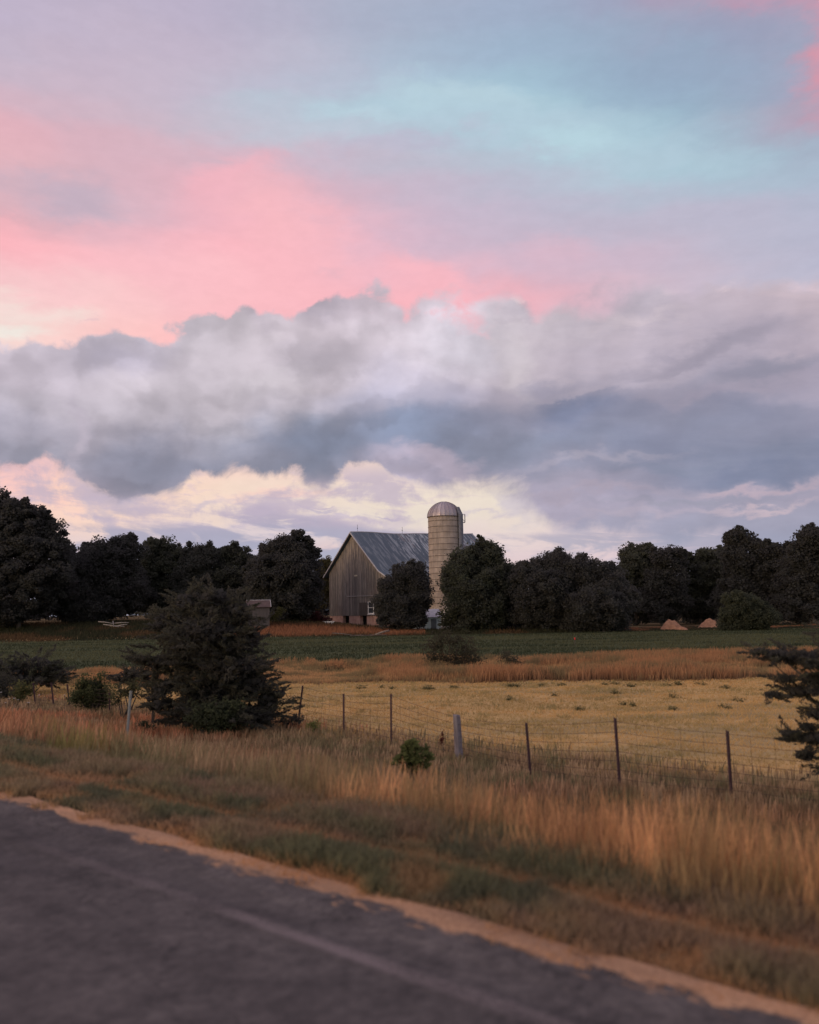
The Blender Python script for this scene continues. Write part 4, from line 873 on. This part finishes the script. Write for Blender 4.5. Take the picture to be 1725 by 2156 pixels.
M_HOOP = flat_mat('rusty_hoop', (.07, .055, .05), (.13, .10, .085), 4)
V, F = [], []
z = .5
hoop_v, hoop_f = [], []
while z < stop-.1:
    pts = [(math.cos(a_)*(sR+.02), math.sin(a_)*(sR+.02), z) for a_ in np.linspace(0, 2*math.pi, 49)]
    hv, hf = [], []; tube(hv, hf, pts, .028, 5, False); pymesh('hoop', hv, hf, M_HOOP, silo, smooth=True); z += .745
def dome_m(n, p):
    co = obj_co(n); s = n.n('ShaderNodeSeparateXYZ'); n.l.new(co, s.inputs[0])
    ang = n.m('ARCTAN2', s.outputs[1], s.outputs[0]); a = n.noise(co, 1.4, 4, .6)
    fr = n.m('FLOOR', n.m('MULTIPLY', ang, 24/(2*math.pi))); wn = n.n('ShaderNodeTexWhiteNoise', noise_dimensions='1D'); n.l.new(fr, wn.inputs['W'])
    c = n.ramp(wn.outputs[0], [(0, (.20, .18, .19)), (1, (.42, .37, .38))]); c = n.mix(n.ss(a, .5, .7, 0, .5), c, (.26, .19, .17, 1))
    n.put(p.inputs['Base Color'], c); p.inputs['Roughness'].default_value = .45; p.inputs['Metallic'].default_value = .35
NR, NS = 12, 48; DV = []; 
for i in range(NR+1):
    u = i/NR; ang_ = u*math.pi/2; rr_ = (sR+.06)*math.cos(ang_)**.9 if i < NR else 0.02; zz = stop+(dtop-stop)*(math.sin(ang_)*.93+.07*u**3)
    for k in range(NS):
        a_ = 2*math.pi*k/NS; rb = rr_*(1+(.012 if k % 2 == 0 else -.006)); DV.append((math.cos(a_)*rb, math.sin(a_)*rb, zz))
DF = [(i*NS+k, i*NS+(k+1) % NS, (i+1)*NS+(k+1) % NS, (i+1)*NS+k) for i in range(NR) for k in range(NS)]
M_DOME = mat('dome_steel', dome_m)
dome = pymesh('dome', DV, DF, M_DOME, silo)
V, F = [], []; tube(V, F, [(math.cos(a_)*(sR+.08), math.sin(a_)*(sR+.08), stop) for a_ in np.linspace(0, 2*math.pi, 49)], .05, 6, False); pymesh('dome_rim', V, F, M_HOOP, dome)
for k in range(24):
    a_ = 2*math.pi*(k+.0)/24; V, F = [], []
    pts = [Vector(DV[i*NS+2*k])*1.0 for i in range(NR)]
    tube(V, F, [p_+Vector((math.cos(a_)*.01, math.sin(a_)*.01, .015)) for p_ in pts], .024, 4); pymesh('rib', V, F, M_DOME, dome)
# unloading chute on the right side
ca = math.radians(-28); cx_, cy_ = math.cos(ca)*(sR+.12), math.sin(ca)*(sR+.12)
V, F = [], []; nseg = 10
for z in (1.5, stop+.2, stop+1.2):
    for k in range(nseg+1):
        a_ = ca-math.pi/2+math.pi*k/nseg; sx = .42 if z < stop+1 else .30; V.append((cx_+math.cos(a_)*sx-(.35*math.cos(ca) if z > stop+1 else 0), cy_+math.sin(a_)*sx-(.35*math.sin(ca) if z > stop+1 else 0), z))
for i in range(2):
    for k in range(nseg): a_ = i*(nseg+1)+k; F.append((a_, a_+1, a_+nseg+2, a_+nseg+1))
F.append(tuple(range(2*(nseg+1), 3*(nseg+1))))
pymesh('chute', V, F, flat_mat('chute_steel', (.085, .09, .11), (.14, .145, .17), 3, rough=.6, spec=.3), silo, smooth=False)
V, F = [], []; pz = at(978, 1100, SD).z-sb.z; px_ = sR+.02
for (a, b) in (((px_, -.5, pz), (px_+.55, -.5, pz)), ((px_+.55, -.5, pz), (px_+.55, -.5, pz+1.0)), ((px_+.55, -.5, pz+1.0), (px_, -.5, pz+1.0)), ((px_, .4, pz), (px_+.55, .4, pz)), ((px_+.55, -.5, pz), (px_+.55, .4, pz)), ((px_+.55, .4, pz), (px_+.55, .4, pz+1.)), ((px_+.1, -.5, pz+.5), (px_+.55, -.5, pz+.05)), ((px_+.55, -.5, pz+1.), (px_+.55, .4, pz+1.))):
    tube(V, F, [a, b], .035, 5)
pymesh('platform_rail', V, F, M_TRIM, silo)

# ------------------------------------------------------------------ milk house, shed, mounds, rails, small things
mb = foot(898, 114); mh = thing('milk_house', mb, 'small pale blue-green outbuilding at the foot of the silo', 'shed', rz=math.radians(20))
V, F = [], []; box(V, F, (-1.7, -1.0, -.3), (1.5, 1.2, 1.75)); k = len(V)
pymesh('wall', V, F, flat_mat('pale_green_paint', (.36, .47, .46), (.55, .62, .58), 1.4), mh)
V, F = [], []
V += [(-1.9, -1.2, 1.72), (1.7, -1.2, 1.72), (1.7, 0.1, 2.7), (-1.9, .1, 2.7), (-1.9, 1.4, 1.72), (1.7, 1.4, 1.72)]; F += [(0, 1, 2, 3), (3, 2, 5, 4), (0, 3, 4), (1, 5, 2), (0, 4, 5, 1)]
pymesh('roof', V, F, flat_mat('pale_roof', (.34, .34, .36), (.5, .5, .52), 2), mh)
V, F = [], []; box(V, F, (.2, -1.04, -.2), (.9, -1.005, 1.5)); pymesh('door', V, F, flat_mat('grey_door', (.1, .12, .12), (.15, .17, .17), 3), mh)
shb = foot(550, 110); sh = thing('shed', shb, 'small brown shed with a rusty roof at the right edge of the near cedar', 'shed', rz=math.radians(12))
shH = at(550, 1264, 110).z-shb.z; s_ = 110/FOC
V, F = [], []; box(V, F, (-1.6, -1.1, -.3), (.92, 1.1, shH-.75)); 
k = len(V); V += [Vector(q_) for q_ in ((.92, -1.1, shH-.75), (.92, 1.1, shH-.75), (.92, .35, shH-.06), (-1.6, -1.1, shH-.75), (-1.6, 1.1, shH-.75), (-1.6, .35, shH-.06))]; F += [(k, k+1, k+2), (k+3, k+5, k+4)]
pymesh('wall', V, F, flat_mat('shed_boards', (.05, .045, .045), (.08, .07, .068), 3, stretch=(3, 3, .3)), sh)
V, F = [], []; slab((-1.75, .35, shH-.05), (1.05, .35, shH-.05), (1.05, -1.3, shH-.85), (-1.75, -1.3, shH-.85), .06); slab((-1.75, .35, shH-.05), (1.05, .35, shH-.05), (1.05, 1.3, shH-.8), (-1.75, 1.3, shH-.8), .06)
rf = pymesh('roof', V, F, flat_mat('rusty_sheet', (.06, .042, .04), (.10, .068, .06), 2), sh)
V, F = [], []; tube(V, F, [(-1.7, .35, shH+.03), (1.08, .35, shH+.03)], .035, 5); tube(V, F, [(1.08, .35, shH+.03), (1.08, -1.3, shH-.78)], .035, 5); pymesh('edge_strip', V, F, M_TRIM, rf)

M_SAND = flat_mat('dry_sand', (.20, .10, .055), (.36, .19, .105), 3.5)
def mound(px, pw, ptop, pbase, Y, label, seed):
    f = foot(px, Y); s = Y/FOC; R0 = pw/2*s; H = (at(px, ptop, Y).z-f.z)
    u = np.linspace(0, 1, 26); a = np.linspace(0, 2*np.pi, 49)[:-1]; U, A_ = np.meshgrid(u, a, indexing='ij')
    X_ = U*np.cos(A_)*R0*(1+.12*np.sin(3*A_+seed)); Y_ = U*np.sin(A_)*R0; Z_ = H*np.cos(np.clip(U, 0, 1)*math.pi/2)**1.25+.45*(fbm(X_*2.1, Y_*2.1, seed)-.5)*1.5*(1-U)*H+.15*(fbm(X_*5, Y_*5, seed+4)-.5)*(1-U)-.1*U
    V = np.stack([X_, Y_, Z_], -1).reshape(-1, 3); k = np.arange(25*48); i, j = k//48, k % 48
    F = np.stack([i*48+j, (i+1)*48+j, (i+1)*48+(j+1) % 48, i*48+(j+1) % 48], 1)
    o = link('sand_heap', npmesh('sand_heap', V, F, smooth=True), M_SAND); o.location = f; tag(o, label, 'heap', 'sand heaps by the right treeline')
mound(1412, 54, 1304, 1328, 104, 'left, pointed heap of orange sand before the right treeline', 3)
mound(1435, 34, 1318, 1330, 102, 'low toe of sand in front of the pointed sand heap', 8)
mound(1495, 54, 1303, 1320, 110, 'right, rounded heap of orange sand before the right treeline', 5)

M_POLE = flat_mat('bleached_wood', (.16, .14, .125), (.25, .225, .20), 4)
def rails(name, label, cx, Y, segs, m, rad=.06, cat='rails'):
    f = foot(cx, Y); root = thing(name, f, label, cat)
    for (x0, y0, x1, y1) in segs:
        V, F = [], []; a = at(x0, y0, Y)-f; b = at(x1, y1, Y-.6)-f
        tube(V, F, [a, (a+b)/2+Vector((0, 0, .04)), b], [rad, rad*.9, rad*.7], 7); pymesh('rail', V, F, m, root, smooth=True)
    return root
rails('collapsed_fence', 'heap of bleached fallen fence rails left of the cedar', 238, 96, [(207,1309,238,1313),(236,1313,271,1311),(218,1315,250,1320),(232,1318,262,1319),(238,1308,239,1320),(245,1318,268,1315)], M_POLE, .05)
rails('fallen_rails', 'dark fallen rails lying in the rusty grass before the barn', 750, 98, [(700,1333,745,1338),(738,1339,775,1338),(775,1338,815,1337),(783,1340,822,1328)], flat_mat('old_rail_wood', (.08, .065, .055), (.13, .10, .085), 4), .06)
wp = rails('pale_pole', 'single pale bleached pole propped up at the right end of the dark fallen rails', 805, 97.5, [(790,1336,819,1326.5)], M_POLE, .05, 'pole')
f = foot(692, 118); o = thing('white_trough', f, 'small white trough lying at the left barn corner', 'trough')
V, F = [], []; zt = at(692, 1312, 118).z-f.z
for (dx_, w1, w2, z0, z1) in ((0, .55, .75, -.1, max(zt, .35)),):
    k = len(V); V += [(-w1, -.2, z0), (w1, -.2, z0), (w1, .2, z0), (-w1, .2, z0), (-w2, -.32, z1), (w2, -.32, z1), (w2, .32, z1), (-w2, .32, z1), (-w2+.07, -.26, z1), (w2-.07, -.26, z1), (w2-.07, .26, z1), (-w2+.07, .26, z1), (-w1, -.15, z0+.12), (w1, -.15, z0+.12), (w1, .15, z0+.12), (-w1, .15, z0+.12)]
    F += [(0, 3, 2, 1), (0, 1, 5, 4), (1, 2, 6, 5), (2, 3, 7, 6), (3, 0, 4, 7), (4, 5, 9, 8), (5, 6, 10, 9), (6, 7, 11, 10), (7, 4, 8, 11), (8, 9, 13, 12), (9, 10, 14, 13), (10, 11, 15, 14), (11, 8, 12, 15), (12, 13, 14, 15)]
pymesh('basin', V, F, M_WHITE, o)
q = foot(1209, 64); o = thing('marker_stake', q, 'thin stake with a tiny red top in the pale green strip', 'marker')
hh = at(1209, 1382, q.y).z-q.z; hh = max(hh, .5)
V, F = [], []; tube(V, F, [(0, 0, -.1), (0, 0, hh)], .02, 6); pymesh('stake', V, F, M_BARK, o)
V, F = [], []; tube(V, F, [(0, 0, hh-.04), (0, 0, hh+.02), (0, 0, hh+.12)], [.03, .05, .03], 10); pymesh('cap', V, F, flat_mat('red_plastic', (.5, .03, .03), (.6, .05, .04), 3), o)

# ------------------------------------------------------------------ wire fence
M_POST = flat_mat('rusty_steel_post', (.052, .030, .034), (.085, .048, .050), 14)
M_WOOD = flat_mat('grey_post_wood', (.10, .085, .09), (.22, .19, .195), 7, stretch=(3, 3, .4))
M_WIRE = flat_mat('rusty_wire', (.045, .03, .028), (.07, .05, .045), 20, bmp=0)
posts = [(1535, 13.1, 1538, 1530), (1302, 14.0, 1511, 1293.5), (1115, 15.2, 1521, 1106.5), (967, 17.0, 1506, 961), (826, 18.9, 1460, 825), (726, 20.9, 1460, 725), (629, 22.6, 1443, 639),
         (228, 25.3, 1450, 230), (144, 27.5, 1441, 141), (110, 28.2, 1437, 107), (71, 28.7, 1437, 69)]
extra = [(1860, 11.9, 1560, 1850)]
f0 = foot(1115, 15.2)
fence = thing('wire_fence', f0, 'rusty woven wire fence on thin steel posts between tall grass and mown field', 'fence')
tops, bots = [], []
for i, (bx, Y, ty, tx) in enumerate(extra+posts):
    b = foot(bx, Y); tpt = at(tx, ty, Y); b = Vector((at(bx, 1600, Y).x, b.y, gz(at(bx, 1600, Y).x, Y)))
    axis = (tpt-b); V, F = [], []
    if abs(bx-967) < 1:
        r_ = random.Random(3); n_ = 12; rings = []
        for k in range(9):
            u = k/8; c = b-f0+axis*u+Vector((0, 0, -.1 if k == 0 else 0)); rad = .075*(1-.12*u)*(1+.05*math.sin(k*2.1)); base = len(V)
            for j in range(n_):
                a_ = 2*math.pi*j/n_; rj = rad*(1+.09*math.sin(3*a_+k*.2)+r_.uniform(-.03, .03)); V.append(c+Vector((math.cos(a_)*rj, math.sin(a_)*rj, r_.uniform(-.03, .03) if k == 8 else 0)))
            if k: F += [(base-n_+j, base-n_+(j+1) % n_, base+(j+1) % n_, base+j) for j in range(n_)]
        F.append(tuple(len(V)-n_+j for j in range(n_)))
        o = pymesh('post', V, F, M_WOOD, fence); o['label'] = 'thick split grey wooden post'
    else:
        rot = axis.normalized().to_track_quat('Z', 'Y').to_matrix().to_4x4(); M4 = Matrix.Translation(b-f0) @ rot; L_ = axis.length
        wdt = .026 if Y < 24 else .022
        box(V, F, (-wdt, -.004, -.2), (wdt, .004, L_), M4); box(V, F, (-.004, .0055, -.2), (.004, .034, L_-.01), M4)
        z = .15
        while z < L_-.05: box(V, F, (-.008, -.012, z), (.008, -.0055, z+.02), M4); z += .055
        o = pymesh('post', V, F, M_POST, fence)
    tops.append(tpt-f0); bots.append(b-f0)
V, F = [], []
for i in range(len(tops)-1):
    for hgt in (.95, .80, .66, .53, .40, .27, .15):
        p0 = bots[i]+(tops[i]-bots[i])*min(1, hgt*1.0); p1 = bots[i+1]+(tops[i+1]-bots[i+1])*min(1, hgt*1.0)
        # keep the wires level on the ground line rather than on the post tops
        pts = []
        for u in np.linspace(0, 1, 7): pts.append(p0.lerp(p1, u)-Vector((0, 0, .018*4*u*(1-u))))
        tube(V, F, pts, .0036, 4, False)
    n_ = int((bots[i+1]-bots[i]).length/.32)
    for k in range(1, n_):
        u = k/n_; sag = Vector((0, 0, .018*4*u*(1-u))); a = bots[i].lerp(bots[i+1], u); b = tops[i].lerp(tops[i+1], u)
        tube(V, F, [a.lerp(b, .12)-sag, a.lerp(b, .95)-sag], .0020, 3, False)
pymesh('wire', V, F, M_WIRE, fence)
# pale leaning post in the tall grass
Yp = 18.0; b = foot(264, Yp); tpt = at(277, 1455, Yp); b = Vector((at(266, 1580, Yp).x, Yp, gz(at(266, 1580, Yp).x, Yp)))
mp = thing('marker_post', b, 'pale grey-green metal post leaning right in the red grass, nearer than the fence', 'post')
V, F = [], []; M4 = (tpt-b).normalized().to_track_quat('Z', 'Y').to_matrix().to_4x4(); L_ = (tpt-b).length
box(V, F, (-.030, -.005, -.2), (.030, .005, L_), M4); box(V, F, (-.035, .0055, -.2), (-.025, .03, L_), M4); box(V, F, (.025, .0055, -.2), (.035, .03, L_), M4)
pymesh('channel', V, F, flat_mat('galvanised_channel', (.17, .175, .165), (.26, .27, .25), 6, rough=.6), mp)

# white wild flowers at the left edge
for k, (px, py) in enumerate([(2,1458),(19,1472),(30,1471),(38,1474),(82,1464),(136,1464),(60,1480),(12,1480)]):
    q = at(px, py, 26.5); g_ = gz(q.x, q.y); fl = thing('wild_flower', (q.x, q.y, g_), 'small white wild flower head above the grass near the left edge', 'flower', 'white wild flowers at the left edge')
    V, F = [], []; hz = max(q.z-g_, .25); tube(V, F, [(0, 0, -.05), (.01, 0, hz*.5), (0, 0, hz)], .006, 5); pymesh('stem', V, F, M_LEAF if False else M_BARK, fl)
    V, F = [], []
    for j in range(9):
        a_ = 2*math.pi*j/9; c_, s__ = math.cos(a_), math.sin(a_); rr_ = .035 if k % 2 else .045; kk = len(V)
        V += [(0, 0, hz), (c_*rr_*.6-s__*.012, s__*rr_*.6+c_*.012, hz+.012), (c_*rr_, s__*rr_, hz+.006), (c_*rr_*.6+s__*.012, s__*rr_*.6-c_*.012, hz+.012)]; F.append((kk, kk+1, kk+2, kk+3))
    pymesh('bloom', V, F, M_WHITE, fl)
